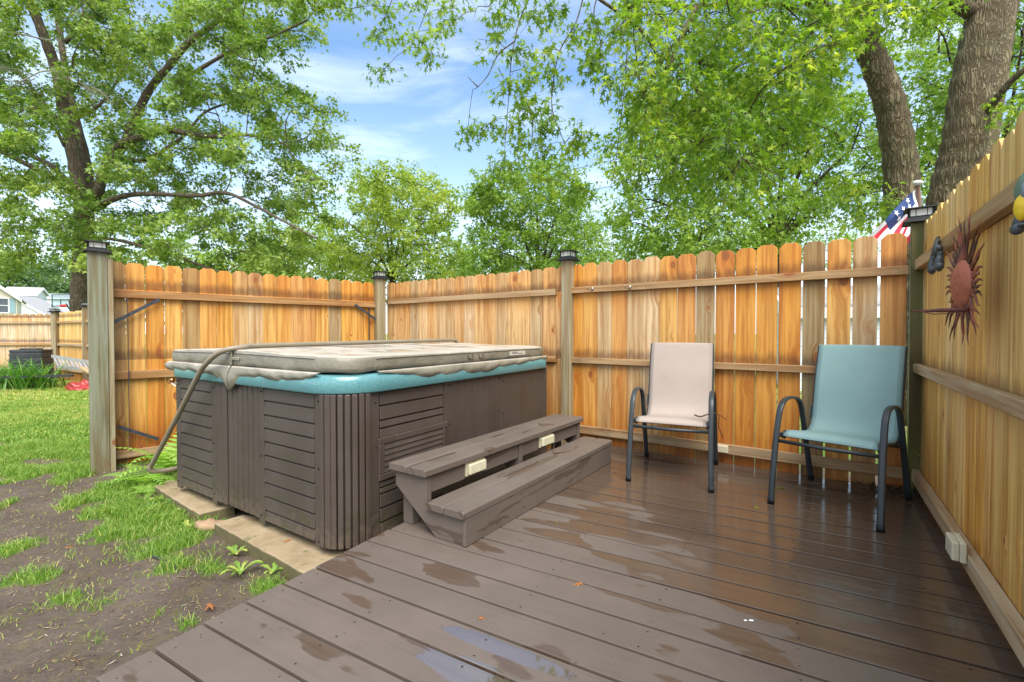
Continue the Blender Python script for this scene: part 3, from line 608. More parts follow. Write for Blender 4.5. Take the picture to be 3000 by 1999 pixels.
for m0, m1 in ((1.740, 2.558), (2.600, 3.418)): b = MB(); b.box(sp_(m0, -1.712, .198), SMv * (m1 - m0), Z3 * .098, SNv * .018); b.build('riser_board', M_STEP, st, .002)
for m0 in (1.745, 3.36): b = MB(); b.box(sp_(m0, -1.90, .001), Z3 * .295, SMv * .05, SNv * .07); b.build('leg', M_STEP, st, .002)
rA, rB = sp_(1.7, -1.694, 0), sp_(2.7, -1.694, 0)
def lamp(c, ax, nn, w, h, d, label, body=M_LAMPB, lens=M_LAMPL, i=.010):
    r = empty('step_light', c, label, 'light', 'small step lights')
    b = MB(); b.box(c - ax * w / 2 - Z3 * h / 2, ax * w, Z3 * h, nn * d * .45, .5); o = b.build('base', body, r, .004, 2)
    b = MB(); b.box(c - ax * (w / 2 - i) - Z3 * (h / 2 - i) + nn * d * .452, ax * (w - 2 * i), Z3 * (h - 2 * i), nn * d * .55, .5); b.build('lens', lens, r, .006, 3); return r
for (x0, x1, yc, lb) in ((1355, 1414, 1366, 'yellowed square step light nearer the camera, on the riser under the upper tread'), (1571, 1614, 1289, 'yellowed square step light at the far end of the riser under the upper tread')):
    p0 = hit(x0 + 6, yc, rA, rB); p1 = hit(x1, yc, rA, rB); lamp((p0 + p1) / 2, SMv, SNv, (p1 - p0).length, .078, .036, lb)

# ------------------------------------------------------------------ hot tub
TK = Vector((-.856, 2.35, 0)); TU = Vector((-.829, .559, 0)); TV = Vector((.51, .86, 0)); LA, LB = 1.985, 2.325
def tp(a, b, z): return TK + TU * a + TV * b + Z3 * z
tub = empty('hot_tub', tp(LA / 2, LB / 2, -.10), 'brown clad hot tub with teal rim beside the deck', 'hot tub')
def rrect(a0, a1, b0, b1, rs, n=10):
    out = []                                   # corners: (a0,b0),(a1,b0),(a1,b1),(a0,b1)
    for (cx, cy, t0), r in zip(((a0, b0, 180), (a1, b0, 270), (a1, b1, 0), (a0, b1, 90)), rs):
        ox = cx + (r if cx == a0 else -r); oy = cy + (r if cy == b0 else -r)
        for i in range(n + 1): t = R(t0 + 90 * i / n); out.append((ox + r * math.cos(t), oy + r * math.sin(t)))
    return out
def loft(mb, rect, rs, prof, rn=.5, top=True, zf=None, of=None, dens=1):
    rings = []
    for o, z in prof:
        ring = rrect(rect[0] - o, rect[1] + o, rect[2] - o, rect[3] + o, [max(r + o, .004) for r in rs])
        # subdivide the long sides
        r2 = []
        for i in range(len(ring)):
            p, q = ring[i], ring[(i + 1) % len(ring)]; L = math.hypot(q[0] - p[0], q[1] - p[1]); k = 12 if i % 11 == 10 else 1
            for j in range(k): r2.append((p[0] + (q[0] - p[0]) * j / k, p[1] + (q[1] - p[1]) * j / k))
        rings.append([tp(a, b, z + (zf(a, b, o, z) if zf else 0)) for a, b in r2])
    n = len(rings[0]); vs = [p for r in rings for p in r]; fs = [(i * n + j, i * n + (j + 1) % n, (i + 1) * n + (j + 1) % n, (i + 1) * n + j) for i in range(len(rings) - 1) for j in range(n)]
    mb.add(vs, fs, None, rn, 0, True)
    mb.add(rings[-1], [tuple(range(n))], None, rn, 0, False)
b = MB(); loft(b, (0, LA, 0, LB), (.18, .05, .05, .05), [(-.014, -.10), (-.014, .702)]); core = b.build('cladding', M_TUB, tub)
b = MB(); b.prism([tp(.08, .08, -.13), tp(LA - .08, .08, -.13), tp(LA - .08, LB - .08, -.13), tp(.08, LB - .08, -.13)], Z3 * .035, .5); b.build('base_frame', M_DARK, tub)
def wl(mb, s0, s1, z0, z1, o0=-.014, o1=.0, tilt=0):      # left wall piece
    P = [tp(s0, -o0, z0), tp(s1, -o0, z0), tp(s1, -(o1 + tilt), z0), tp(s0, -(o1 + tilt), z0)]; P += [tp(s0, -o0, z1), tp(s1, -o0, z1), tp(s1, -o1, z1), tp(s0, -o1, z1)]
    rn = random.random(); sd = rn * 30; mb.hexa(P, [(z0, s0, sd), (z0, s1, sd), (z0, s1, sd), (z0, s0, sd), (z1, s0, sd), (z1, s1, sd), (z1, s1, sd), (z1, s0, sd)], rn)
def wr(mb, s0, s1, z0, z1, o0=-.014, o1=.0, tilt=0):      # right wall piece
    P = [tp(-o0, s0, z0), tp(-o0, s1, z0), tp(-(o1 + tilt), s1, z0), tp(-(o1 + tilt), s0, z0)]; P += [tp(-o0, s0, z1), tp(-o0, s1, z1), tp(-o1, s1, z1), tp(-o1, s0, z1)]
    rn = random.random(); sd = rn * 30; mb.hexa(P, [(z0, s0, sd), (z0, s1, sd), (z0, s1, sd), (z0, s0, sd), (z1, s0, sd), (z1, s1, sd), (z1, s1, sd), (z1, s0, sd)], rn)
ZS = [-.098, -.032, .050, .133, .215, .297, .377, .457, .536, .620, .699]
def slat_panel(f, s0, s1, zlist, name='slatted_panel'):
    m = MB()
    for za, zb in zip(zlist[:-1], zlist[1:]): f(m, s0, s1, za + .003, zb - .006, -.014, -.001, .004)
    return m.build(name, M_TUB, tub, .003)
slat_panel(wl, .240, .738, ZS); slat_panel(wl, 1.408, 1.878, ZS)
def flutes(f, edges, z0=-.095, z1=.699, name='fluted_panel'):
    m = MB()
    for s0, s1 in edges: f(m, s0, s1, z0, z1, -.014, .002)
    return m.build(name, M_TUB, tub, .004)
flutes(wl, [(.168, .234)], -.115, name='corner_trim'); flutes(wl, [(.744, .803)], -.12, name='corner_trim'); flutes(wl, [(.808 + .062 * i, .808 + .062 * i + .054) for i in range(6)]); 
flutes(wl, [(1.196, 1.262), (1.268, 1.335)], -.10); flutes(wl, [(1.340, 1.403)], -.12, name='corner_trim'); flutes(wl, [(1.884, 1.955)], -.12, name='corner_trim')
m = MB()
for i in range(8):                              # ribs round the near corner
    t0, t1 = R(90 / 8 * i + 1.2), R(90 / 8 * (i + 1) - 1.2); r0, r1 = .195, .178; c = .18
    P = [tp(c - r * math.cos(t), c - r * math.sin(t), z) for z in (-.105, .699) for r, t in ((r1, t0), (r0, t0), (r0, t1), (r1, t1))]
    m.hexa([P[1], P[0], P[3], P[2], P[5], P[4], P[7], P[6]], None, .5)
for i, s in enumerate((.105, .14)): wl(m, s, s + .030, -.105, .699, -.014, .002)
m.build('fluted_corner', M_TUB, tub, .005, 2)
flutes(wr, [(.186, .248)], -.105, name='corner_trim')
slat_panel(wr, .254, .800, [.436, .493, .538, .619, .699]); slat_panel(wr, .254, .800, [-.098, -.03, .05, .13, .165, .205])
m = MB(); wr(m, .806, 1.498, -.098, .699, -.014, -.001)
for i in range(9): wr(m, .822 + i * .075, .822 + i * .075 + .062, -.096, .699, -.001, .0008)
m.build('flat_panel', M_TUB, tub, .002)
m = MB(); wr(m, 1.504, 2.215, -.098, .699, -.014, -.001); m.build('flat_panel', M_TUB, tub, .002)
flutes(wr, [(2.222, 2.262), (2.268, 2.310)], -.10, name='corner_trim')
m = MB()                                        # louvre
for s0, s1, z0, z1 in ((.236, .835, .405, .440), (.236, .800, .205, .240), (.236, .276, .2405, .4045), (.786, .815, .2405, .4045)): wr(m, s0, s1, z0, z1, -.001, .012)
lv = m.build('vent_frame', M_TUB, tub, .003); m = MB(); wr(m, .277, .785, .241, .404, -.001, .001); m.build('vent_back', M_DARK, lv)
m = MB()
for i in range(5): z = .245 + .032 * i; wr(m, .278, .784, z, z + .030, .001, .003, .008)
m.build('louvre_slats', M_TUB, lv, .001)
b = MB(); loft(b, (0, LA, 0, LB), (.25, .10, .10, .12), [(-.03, .700), (.026, .700), (.032, .708), (.030, .760), (.024, .785), (.010, .799), (-.02, .803), (-.10, .803)]); b.build('acrylic_rim', M_TEAL, tub)

b = MB(); rq = random.Random(3)
for a_ in (.20, .772, 1.37, 1.92):
    for z_ in (.66, .30, -.07): b.ball(tp(a_ + rq.uniform(-.006, .006), -.003, z_ + rq.uniform(-.02, .02)), (.0055, .0055, .0055), nu=8, nv=6)
for s_ in (.217, .86, 1.47, 1.54, 2.24):
    for z_ in (.66, .40): b.ball(tp(-.002, s_ + rq.uniform(-.006, .006), z_ + rq.uniform(-.02, .02)), (.0055, .0055, .0055), nu=8, nv=6)
b.build('screw_heads', M_DARK, tub)['kind'] = 'stuff'
# cover: two foam halves hinged across the middle
AH = 1.095
cov = empty('spa_cover', tp(AH, LB / 2, .81), 'sagging tan vinyl spa cover folded across its middle on the hot tub', 'spa cover')
def wr_(a, b): return .006 * math.sin(a * 9 + b * 5) + .004 * math.sin(a * 23 - b * 17) + .0025 * math.sin(a * 47 + b * 39)
def cz(a, b, o, z): 
    k = max(0, 1 - abs(a - AH) / 1.1); top = max(0, min(1, (z - .86) / .03)); return (.020 * k) * top - .010 * top * math.sin(math.pi * min(1, max(0, -o / .5))) * (1 - k) + wr_(a, b) * (.3 if top else .8)
PR = [(-.03, .806), (-.004, .807), (.006, .815), (.009, .835), (.008, .870), (.003, .886), (-.006, .893), (-.02, .896), (-.07, .898), (-.16, .900), (-.30, .900), (-.42, .901)]
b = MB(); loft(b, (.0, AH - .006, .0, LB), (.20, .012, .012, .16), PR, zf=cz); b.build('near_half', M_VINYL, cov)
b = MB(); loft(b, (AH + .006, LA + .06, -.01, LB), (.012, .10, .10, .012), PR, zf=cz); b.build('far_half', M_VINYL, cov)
b = MB(); b.box(tp(AH - .006, .02, .83), TV * (LB - .05), TU * .012, Z3 * .07, .5); b.build('hinge_seam', M_VINYL, cov)
# piping line along the side walls
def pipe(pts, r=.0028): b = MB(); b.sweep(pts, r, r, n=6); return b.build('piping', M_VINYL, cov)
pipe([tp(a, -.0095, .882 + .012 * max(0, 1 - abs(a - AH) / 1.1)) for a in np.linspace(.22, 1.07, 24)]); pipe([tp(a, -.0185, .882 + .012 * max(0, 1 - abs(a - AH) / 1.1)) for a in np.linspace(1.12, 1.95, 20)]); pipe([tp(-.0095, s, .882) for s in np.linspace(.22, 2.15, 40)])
def skirt(f, s0, s1, drop, bulge=.022, nu=70, nv=10, zt=.812, seed=0):
    b = MB()
    def fn(u, w):
        s = s0 + (s1 - s0) * u; D = drop(s); wob = math.sin(s * 11 + seed) * .6 + math.sin(s * 27 + seed * 2 + w * 3) * .5 + math.sin(s * 5.3 + 1) * .5 + math.sin(s * 53 + w * 5) * .25
        o = .010 + bulge * (math.sin(math.pi * min(1, w * 1.05)) ** .8) * min(1, D / .05) + .012 * w * wob * min(1, D / .05) + .010 * w
        return f(s, o, zt - D * (w ** 1.05) + .003 * wob * w)
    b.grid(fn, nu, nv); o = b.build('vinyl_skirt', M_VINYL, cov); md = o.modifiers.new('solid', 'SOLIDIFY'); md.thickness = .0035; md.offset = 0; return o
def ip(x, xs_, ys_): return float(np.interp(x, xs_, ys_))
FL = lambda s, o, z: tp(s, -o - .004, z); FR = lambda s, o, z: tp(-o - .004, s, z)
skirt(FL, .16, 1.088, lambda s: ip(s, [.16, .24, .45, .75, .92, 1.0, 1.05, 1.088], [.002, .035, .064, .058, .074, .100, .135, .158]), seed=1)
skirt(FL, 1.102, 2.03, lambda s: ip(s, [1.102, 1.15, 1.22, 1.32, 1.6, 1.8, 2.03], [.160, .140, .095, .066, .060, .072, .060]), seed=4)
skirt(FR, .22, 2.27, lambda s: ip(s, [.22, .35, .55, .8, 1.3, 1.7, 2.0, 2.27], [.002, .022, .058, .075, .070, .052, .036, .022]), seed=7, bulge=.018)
for a, w in ((1.13, .10), (1.01, .11)):          # buckle strap over the fold
    pass
b = MB(); b.box(tp(AH - .10, -.012, .848), TU * .20, TV * -.006, Z3 * .020, .4); b.box(tp(AH - .012, -.012, .818), TU * .03, TV * -.009, Z3 * .085, .6); b.build('strap', M_VINYL, cov, .003)
M_WEB = simple('frayed_brown_webbing', (.10, .075, .05), .8, .2)
for s0 in (1.06, 1.19):
    b = MB(); b.sweep([tp(-.011, s0, .872), tp(-.015, s0 + .005, .842), tp(-.014, s0 + .05, .838), tp(-.016, s0 + .062, .856), tp(-.012, s0 + .05, .870)], .0035, .003, n=6); b.build('torn_handle', M_WEB, cov)
b = MB(); b.box(tp(-.0112, 1.62, .838), TV * .26, TU * -.0015, Z3 * .034, .5); lab = b.build('label_patch', simple('pale_label', (.46, .44, .38), .5, .3), cov)
b = MB(); x = 1.66
for w in (.012, .010, .014, .008, .012, .010): b.box(tp(-.0131, x, .853), TV * w, TU * -.0008, Z3 * .011, .5); x += w + .005
for zz_ in (.847, .843): b.box(tp(-.0131, x + .005, zz_ + .006), TV * .07, TU * -.0008, Z3 * .002, .5)
b.build('faded_print', simple('faded_ink', (.12, .12, .14), .6, .3), lab)
# lifter bar
lb = empty('cover_lifter', (-2.7, 3.49, 0), 'bent taupe tubular cover lifter arching over the spa cover', 'cover lifter')
pth = [(-2.50, 3.80, -.03), (-2.60, 3.62, -.03), (-2.685, 3.51, -.025), (-2.71, 3.48, .01), (-2.655, 3.454, .075), (-2.313, 3.224, .444), (-2.03, 3.03, .755), (-1.95, 2.98, .825), (-1.87, 2.945, .880), (-1.79, 2.93, .915), (-1.715, 2.99, .930)]
pth += [tuple(tp(AH, s, .934 + .006 * s)) for s in (.15, .5, 1.0, 1.5, 2.0, 2.24)] + [tuple(tp(AH, 2.30, .935)), tuple(tp(AH, 2.33, .85)), tuple(tp(AH, 2.34, .4))]
b = MB(); b.sweep(spline(pth, 5), .0165, .0165, n=12); b.build('tube', M_BAR, lb)
b = MB(); b.sweep([tp(1.90, -.01, .655), tp(1.90, -.05, .655), tp(1.74, -.085, .650)], .004, .004, n=6); b.build('stay_rod', M_LENS, lb)
b = MB(); b.ball(tp(1.945, -.03, .675), (.018, .018, .018)); b.ball(tp(1.945, -.03, .655), (.026, .026, .006)); b.build('knob', M_BRASS, lb)

# ------------------------------------------------------------------ stone slabs
def slab(pts, label, zt=-.150, h=.085, seed=1):
    rd = random.Random(seed); P = []
    for i in range(len(pts)):
        a, c = Vector((*pts[i], 0)), Vector((*pts[(i + 1) % len(pts)], 0)); k = max(2, int((c - a).length / .05))
        for j in range(k): q = a.lerp(c, j / k); P.append(q + Vector((rd.uniform(-.003, .003), rd.uniform(-.003, .003), zt - h)))
    b = MB(); b.prism(P, Z3 * h, .5); o = b.build('stone_slab', M_STONE, None, .004, 1); return tag(o, label, 'slab', 'sandstone slabs under the tub edge')
def g2(x, y, z=-.15): q = gnd(x, y, z); return (q.x, q.y)
SL1 = [g2(628, 1532), g2(905, 1687), g2(1060, 1640), g2(1060, 1560), g2(715, 1508)]; SL2 = [g2(452, 1425), g2(583, 1506), g2(690, 1480), g2(560, 1420), g2(500, 1405)]
slab(SL1, 'long buff sandstone slab running under the deck edge', seed=3)
slab(SL2, 'shorter pale sandstone slab nearer the ferns', seed=5)
b = MB(); b.ball(gnd(612, 1540, -.2) + Vector((0, 0, .0)), (.10, .06, .035), fn=lambda d: 1 + .15 * math.sin(d.x * 7 + d.y * 5)); tag(b.build('field_stone', simple('pinkish_stone', (.30, .20, .13), .8, .2, 0, .25, 14, .6), None), 'rounded pinkish stone in the gap between the two slabs', 'stone')

# ------------------------------------------------------------------ chairs
def make_chair(loc, ang, fabric, label):
    r = link(bpy.data.objects.new('patio_chair', None)); r.location = loc; r.rotation_euler = (0, 0, ang); tag(r, label, 'chair', 'stacking sling chairs')
    def ch(o, p=r): o.parent = p; return o
    X = Vector((1, 0, 0))                      # local: +y forward, x sideways
    prof = [(.600 - .6, 0)]
    for s in (-1, 1):
        m = MB(); path = [(.355, .0), (.345, .10), (.322, .25), (.298, .38), (.272, .48), (.243, .555), (.195, .596), (.13, .612), (.03, .608), (-.055, .590), (-.115, .545), (-.152, .475), (-.195, .38), (-.26, .23), (-.355, 0)]
        m.sweep(spline([(s * (.254 + .008 * (1 - z / .6)), y, z) for y, z in path], 4), .0165, .0085, side=X, n=12, sq=.6); ch(m.build('arm_and_legs', M_CHAIR))
        for yy in (.355, -.355): k_ = 1 if yy > 0 else -1; m = MB(); m.sweep([(s * .262, yy, -.001), (s * .2615, yy - k_ * .0035, .035)], .0185, .0105, side=X, n=12, sq=.6); ch(m.build('foot_cap', M_BLACK))
        m = MB(); sp2 = spline([(s * .232, y, z) for y, z in ((.235, .385), (.250, .402), (.235, .418), (.18, .415), (.0, .388), (-.14, .370), (-.215, .378), (-.262, .43), (-.292, .52), (-.330, .68), (-.375, .83), (-.405, .932))], 4)
        m.sweep(sp2, .0095, .0095, n=10); fr = ch(m.build('side_rail', M_CHAIR))
        m = MB(); m.box((s * .238, -.262, .44), (0, -.03, .085), (s * .010, 0, 0), (0, .012, .004)); ch(m.build('bracket', M_CHAIR, None, .002)); m = MB(); m.box((s * .232, .215, .385), (0, .04, 0), (s * .020, 0, 0), (0, 0, .03)); ch(m.build('bracket', M_CHAIR, None, .002))
    m = MB(); m.sweep([(-.248, .290, .372), (0, .290, .368), (.248, .290, .372)], .011, .011, n=10); ch(m.build('crossbar', M_CHAIR))
    m = MB(); m.sweep([(-.240, -.20, .345), (.240, -.20, .345)], .010, .010, n=8); ch(m.build('crossbar', M_CHAIR))
    m = MB(); m.sweep([(-.232, .250, .402), (.232, .250, .402)], .009, .009, n=8); ch(m.build('end_rail', M_CHAIR)); m = MB(); m.sweep([(-.232, -.404, .926), (.232, -.404, .926)], .009, .009, n=8); ch(m.build('end_rail', M_CHAIR))
    pp = spline([(0, y, z) for y, z in ((.262, .398), (.252, .4135), (.225, .424), (.18, .424), (.0, .396), (-.13, .379), (-.200, .388), (-.248, .435), (-.280, .52), (-.318, .68), (-.363, .83), (-.3915, .925), (-.400, .9375), (-.412, .934))], 5)
    cum = [0]
    for i in range(1, len(pp)): cum.append(cum[-1] + (pp[i] - pp[i - 1]).length)
    m = MB()
    def fn(u, v):
        k = v * (len(pp) - 1); i = min(int(k), len(pp) - 2); q = pp[i].lerp(pp[i + 1], k - i); x = (u - .5) * .462; sag = .010 * (1 - (2 * u - 1) ** 2) * math.sin(math.pi * v)
        tg = (pp[i + 1] - pp[i]).normalized(); nn = Vector((0, -tg.z, tg.y)); return q + Vector((x, 0, 0)) - (nn if nn.z < 0 else -nn) * -sag * (-1)
    m.grid(fn, 16, len(pp) - 1); m.bc = [((u - .5) * .462, cum[j], 0) for j in range(len(pp)) for u in [i / 16 for i in range(17)]]
    o = ch(m.build('sling', fabric)); md = o.modifiers.new('solid', 'SOLIDIFY'); md.thickness = .002; md.offset = 0
    return r
make_chair((1.191, 3.405, .0008), R(-115.9 - 90), M_PINK, 'pale pink sling chair nearer the hot tub, with a twig on its seat')
make_chair((1.984, 2.808, .0008), R(-139.1 - 90), M_AQUA, 'aqua blue sling chair in the corner by the side fence')
# ------------------------------------------------------------------ trees
def A3(pts, Y, dY=0): return [at(x, y, Y + (dY * i / max(1, len(pts) - 1))) for i, (x, y) in enumerate(pts)]
rg = np.random.default_rng(11)
# left maple beyond the lawn
YL = 17.0
limbs = [(A3([(240, 1074), (238, 930), (238, 861), (246, 760), (247, 689), (247, 620)], YL), .33, .30),
         (A3([(247, 640), (230, 534), (212, 436), (190, 339), (172, 230), (143, 143), (109, 57), (60, -60), (30, -160)], YL, -1), .25, .12),
         (A3([(255, 620), (265, 560), (250, 460), (222, 350), (203, 258), (180, 130), (165, 0), (170, -120)], YL + .2, 1.5), .19, .08),
         (A3([(268, 600), (290, 560), (312, 480), (345, 430), (430, 398), (500, 385), (560, 392), (620, 400), (690, 396), (770, 400), (840, 425)], YL, -2.5), .17, .03),
         (A3([(290, 560), (306, 495), (356, 436), (430, 276), (499, 190), (551, 126), (620, 75), (690, 14), (760, -50)], YL, -1.5), .17, .07),
         (A3([(360, 470), (420, 470), (480, 440), (545, 392), (600, 330), (680, 300), (760, 290)], YL - .5, 1.5), .08, .03),
         (A3([(499, 260), (551, 224), (637, 172), (700, 140), (790, 110), (900, 60)], YL - .8, -1), .08, .03),
         (A3([(280, 612), (320, 590), (367, 574), (436, 568), (574, 574), (660, 565), (746, 603), (832, 649), (930, 700)], YL, -3.5), .12, .025),
         (A3([(250, 690), (356, 706), (436, 729), (517, 752), (580, 775), (650, 800)], YL, -2), .07, .03),
         (A3([(230, 580), (201, 551), (143, 516), (57, 471), (-20, 436), (-120, 410)], YL, -2.5), .13, .05),
         (A3([(228, 560), (195, 528), (143, 482), (75, 448), (0, 396), (-90, 350)], YL, .5), .12, .05),
         (A3([(170, 350), (140, 320), (103, 270), (46, 207), (0, 190), (-80, 130)], YL, 1.5), .09, .03),
         (A3([(190, 430), (150, 360), (80, 300), (20, 290), (-60, 260)], YL - .4, -2), .06, .02),
         (A3([(190, 125), (260, 60), (330, 0), (380, -70)], YL + .5, 1), .08, .03), (A3([(222, 350), (300, 300), (360, 210), (420, 120), (470, 40)], YL, 2), .06, .02)]
PL = [(-140, -120), (360, -120), (360, 0), (395, 60), (440, 100), (520, 60), (560, -120), (1010, -120), (960, 50), (930, 110), (850, 120), (800, 170), (760, 210), (800, 240), (860, 250), (900, 290), (945, 310), (985, 400), (1000, 470), (960, 520), (950, 590), (960, 680), (950, 760), (820, 800), (300, 800), (180, 740), (120, 770), (-140, 790)]
pads = padsin(PL, 420, YL - 3.6, YL + 3.0, rg, 20, holes=[(30, 470, 75, 38), (600, 180, 60, 45), (660, 320, 70, 30), (760, 480, 60, 38), (650, 500, 50, 26), (840, 560, 60, 25), (-40, 560, 60, 60), (560, 490, 40, 20), (860, 200, 60, 50), (120, 600, 40, 25), (235, 500, 50, 110), (190, 330, 50, 100), (150, 170, 50, 80), (110, 60, 55, 70), (440, 270, 40, 60), (520, 170, 40, 40)])
tl = tree('maple_tree', 'large grey-trunked maple beyond the lawn at the left, filling the upper left', limbs, pads, .135, 300, 1, L_MAPLE, B_LEFT, 'trees around the yard', padr=(.45, .85), twigr=.008, flat=.38, droop=.25, seed=2, nt=7)
b = MB(); rd = random.Random(5)
def deadtwig(p, d, L, r, k):
    q = p + d * L * .5 + Vector((rd.uniform(-.1, .1), 0, rd.uniform(-.12, .08))) * L; e = p + d * L + Vector((0, 0, -.12 * L)); b.sweep([p, q, e], r, r, n=5, taper=[1, .7, .4], caps=False)
    if k > 0:
        for _ in range(4):
            dd = (d + Vector((rd.uniform(-1, 1), rd.uniform(-.5, .5), rd.uniform(-.9, .8)))).normalized(); deadtwig(p.lerp(e, rd.uniform(.3, 1)), dd, L * rd.uniform(.4, .65), r * .55, k - 1)
deadtwig(at(190, 200, YL - 1.2), Vector((-.6, -.3, -.35)), 2.0, .035, 3); deadtwig(at(190, 200, YL - 1.2), Vector((.75, -.3, -.45)), 1.9, .035, 3); deadtwig(at(150, 120, YL - 1.2), Vector((-.9, -.3, .15)), 2.0, .03, 3); deadtwig(at(180, 120, YL - 1.2), Vector((.5, -.3, .5)), 1.7, .03, 3)
b.build('dead_branches', B_DEAD, tl)
# silver maple behind the fence corner, overhanging the deck
YR = 6.3
limbs = [(A3([(2730, 1240), (2728, 1100), (2724, 900), (2735, 760)], YR), .42, .40),
         (A3([(2700, 830), (2645, 700), (2640, 600), (2639, 497), (2623, 387), (2606, 304), (2578, 221), (2545, 138), (2518, 44), (2495, -60), (2460, -200)], YR, -.3), .235, .12),
         (A3([(2752, 840), (2772, 690), (2794, 552), (2813, 470), (2827, 387), (2840, 276), (2858, 166), (2882, 55), (2905, -60), (2940, -200)], YR, -.2), .295, .175),
         (A3([(2840, 360), (2890, 330), (2960, 240), (3060, 160)], YR, -.8), .06, .03),
         (A3([(2860, 520), (2890, 420), (2930, 200), (2960, 20), (3010, -160)], YR + .8, 1), .16, .09),
         (A3([(2530, 90), (2440, 40), (2330, -20), (2200, -60), (2050, -90), (1900, -110)], YR - .2, -1.6), .08, .03),
         (A3([(2550, 150), (2470, 130), (2400, 60), (2300, 20), (2150, 10), (2000, 20), (1800, -20)], YR, -.6), .05, .02),
         (A3([(2040, 20), (1990, 120), (1950, 200), (1880, 90), (1700, -40)], YR - 1.4, -.6), .03, .012),
         (A3([(1900, -110), (1700, -130), (1500, -140), (1300, -120)], YR - 1.8, -.3), .05, .03),
         (A3([(2880, 60), (2700, -60), (2500, -160), (2300, -220)], YR, -2), .09, .05)]
rg = np.random.default_rng(23)
PR_ = [(1840, -160), (2740, -160), (2680, 0), (2540, -10), (2450, 90), (2430, 300), (2370, 430), (2260, 480), (2120, 560), (1980, 520), (1920, 420), (1860, 330), (1840, 200)]
p1 = padsin(PR_, 118, 3.9, 6.0, rg, 40)
p1 += [tuple(at(x + rg.normal(0, 10), y + rg.normal(0, 8), Y)) for x, y, Y in ((2560, 560, 5.4), (2590, 600, 5.5), (2440, 380, 5.2), (2500, 60, 5.0), (2700, 40, 5.0), (2730, 10, 5), (2520, 640, 5.6), (2980, 330, 5.6), (3010, 260, 5.6), (2920, 330, 6.0), (2470, 540, 5.6), (2380, 560, 5.6))]
# drooping sprays in the middle of the sky
DR = [(1150, -60, 6), (1200, 20, 6), (1130, 40, 6.2), (1060, -30, 6.4), (1020, 20, 6.5), (1250, -20, 5.8), (1310, 20, 5.6), (1290, 90, 5.6), (1230, 110, 5.8), (1160, 120, 6), (1270, 170, 5.6), (1130, 190, 6), (1370, -40, 5.4), (1340, 60, 5.5), (960, -20, 6.6), (1090, 90, 6.2),
      (1450, -40, 4.8), (1480, 50, 4.7), (1520, 0, 4.7), (1560, 60, 4.6), (1620, 10, 4.6), (1680, 60, 4.6), (1450, 120, 4.8), (1520, 150, 4.6), (1560, 210, 4.6), (1600, 150, 4.6), (1500, 240, 4.7), (1530, 300, 4.6), (1620, 240, 4.6), (1560, 340, 4.6), (1600, 380, 4.5), (1660, 400, 4.5), (1530, 400, 4.6), (1480, 370, 4.7), (1420, 380, 4.8), (1370, 390, 4.9), (1620, 330, 4.6), (1700, 390, 4.5),
      (1450, 470, 4.8), (1490, 480, 4.7), (1600, 430, 4.5), (1500, 510, 4.7), (1740, 60, 4.5), (1750, 150, 4.5), (1790, 230, 4.5), (1730, 190, 4.5), (1820, 90, 4.6), (1860, 20, 4.7), (1700, 540, 4.4), (1660, 520, 4.4), (1560, 520, 4.6), (1860, 280, 4.8), (1850, 380, 5.0)]
p2 = [tuple(at(x + rg.normal(0, 8), y + rg.normal(0, 8), Y)) for x, y, Y in DR]
tr_ = tree('silver_maple', 'twin-stemmed silver maple with furrowed bark behind the fence corner, its foliage hanging over the deck', limbs, p1, .074, 165, 0, L_NEAR, B_NEAR, 'trees around the yard', padr=(.28, .48), twigr=.004, flat=.6, droop=.5, seed=3, nt=7)
# the hanging sprays belong to the same tree: long whips and their leaves
hang = [A3(p, Y) for p, Y in (([(1600, -100), (1530, 40), (1500, 160), (1490, 290), (1480, 420), (1478, 470)], 4.65), ([(1720, -60), (1690, 60), (1640, 150), (1620, 250), (1620, 330), (1660, 440), (1662, 510), (1640, 560)], 4.55), ([(1450, -100), (1440, 10), (1400, 20), (1390, 50)], 5.2), ([(1510, 120), (1460, 160), (1430, 220), (1400, 255), (1385, 262)], 4.7), ([(1400, 255), (1385, 240), (1370, 225)], 4.7),
        ([(1830, 40), (1840, 110), (1835, 180), (1830, 260), (1815, 380), (1800, 500), (1785, 560)], 4.5), ([(1850, 20), (1860, 130), (1875, 240), (1890, 300), (1885, 400), (1870, 520), (1845, 600)], 4.6), ([(1300, -120), (1260, 0), (1230, 80), (1200, 140)], 5.9), ([(1200, -120), (1140, 20), (1110, 90)], 6.1), ([(1760, -40), (1740, 40), (1760, 130), (1745, 200)], 4.5), ([(1540, 290), (1560, 360), (1555, 430), (1530, 480)], 4.6))]
hb = MB()
for h in hang: s_ = spline(h, 5); hb.sweep(s_, 1, 1, n=5, taper=[.0075 * (1 - .7 * i / (len(s_) - 1)) for i in range(len(s_))], caps=False)
PP, AA, NN, SS, RR = [], [], [], [], []
hw = np.array([list(p) for h in hang for p in spline(h, 5)])
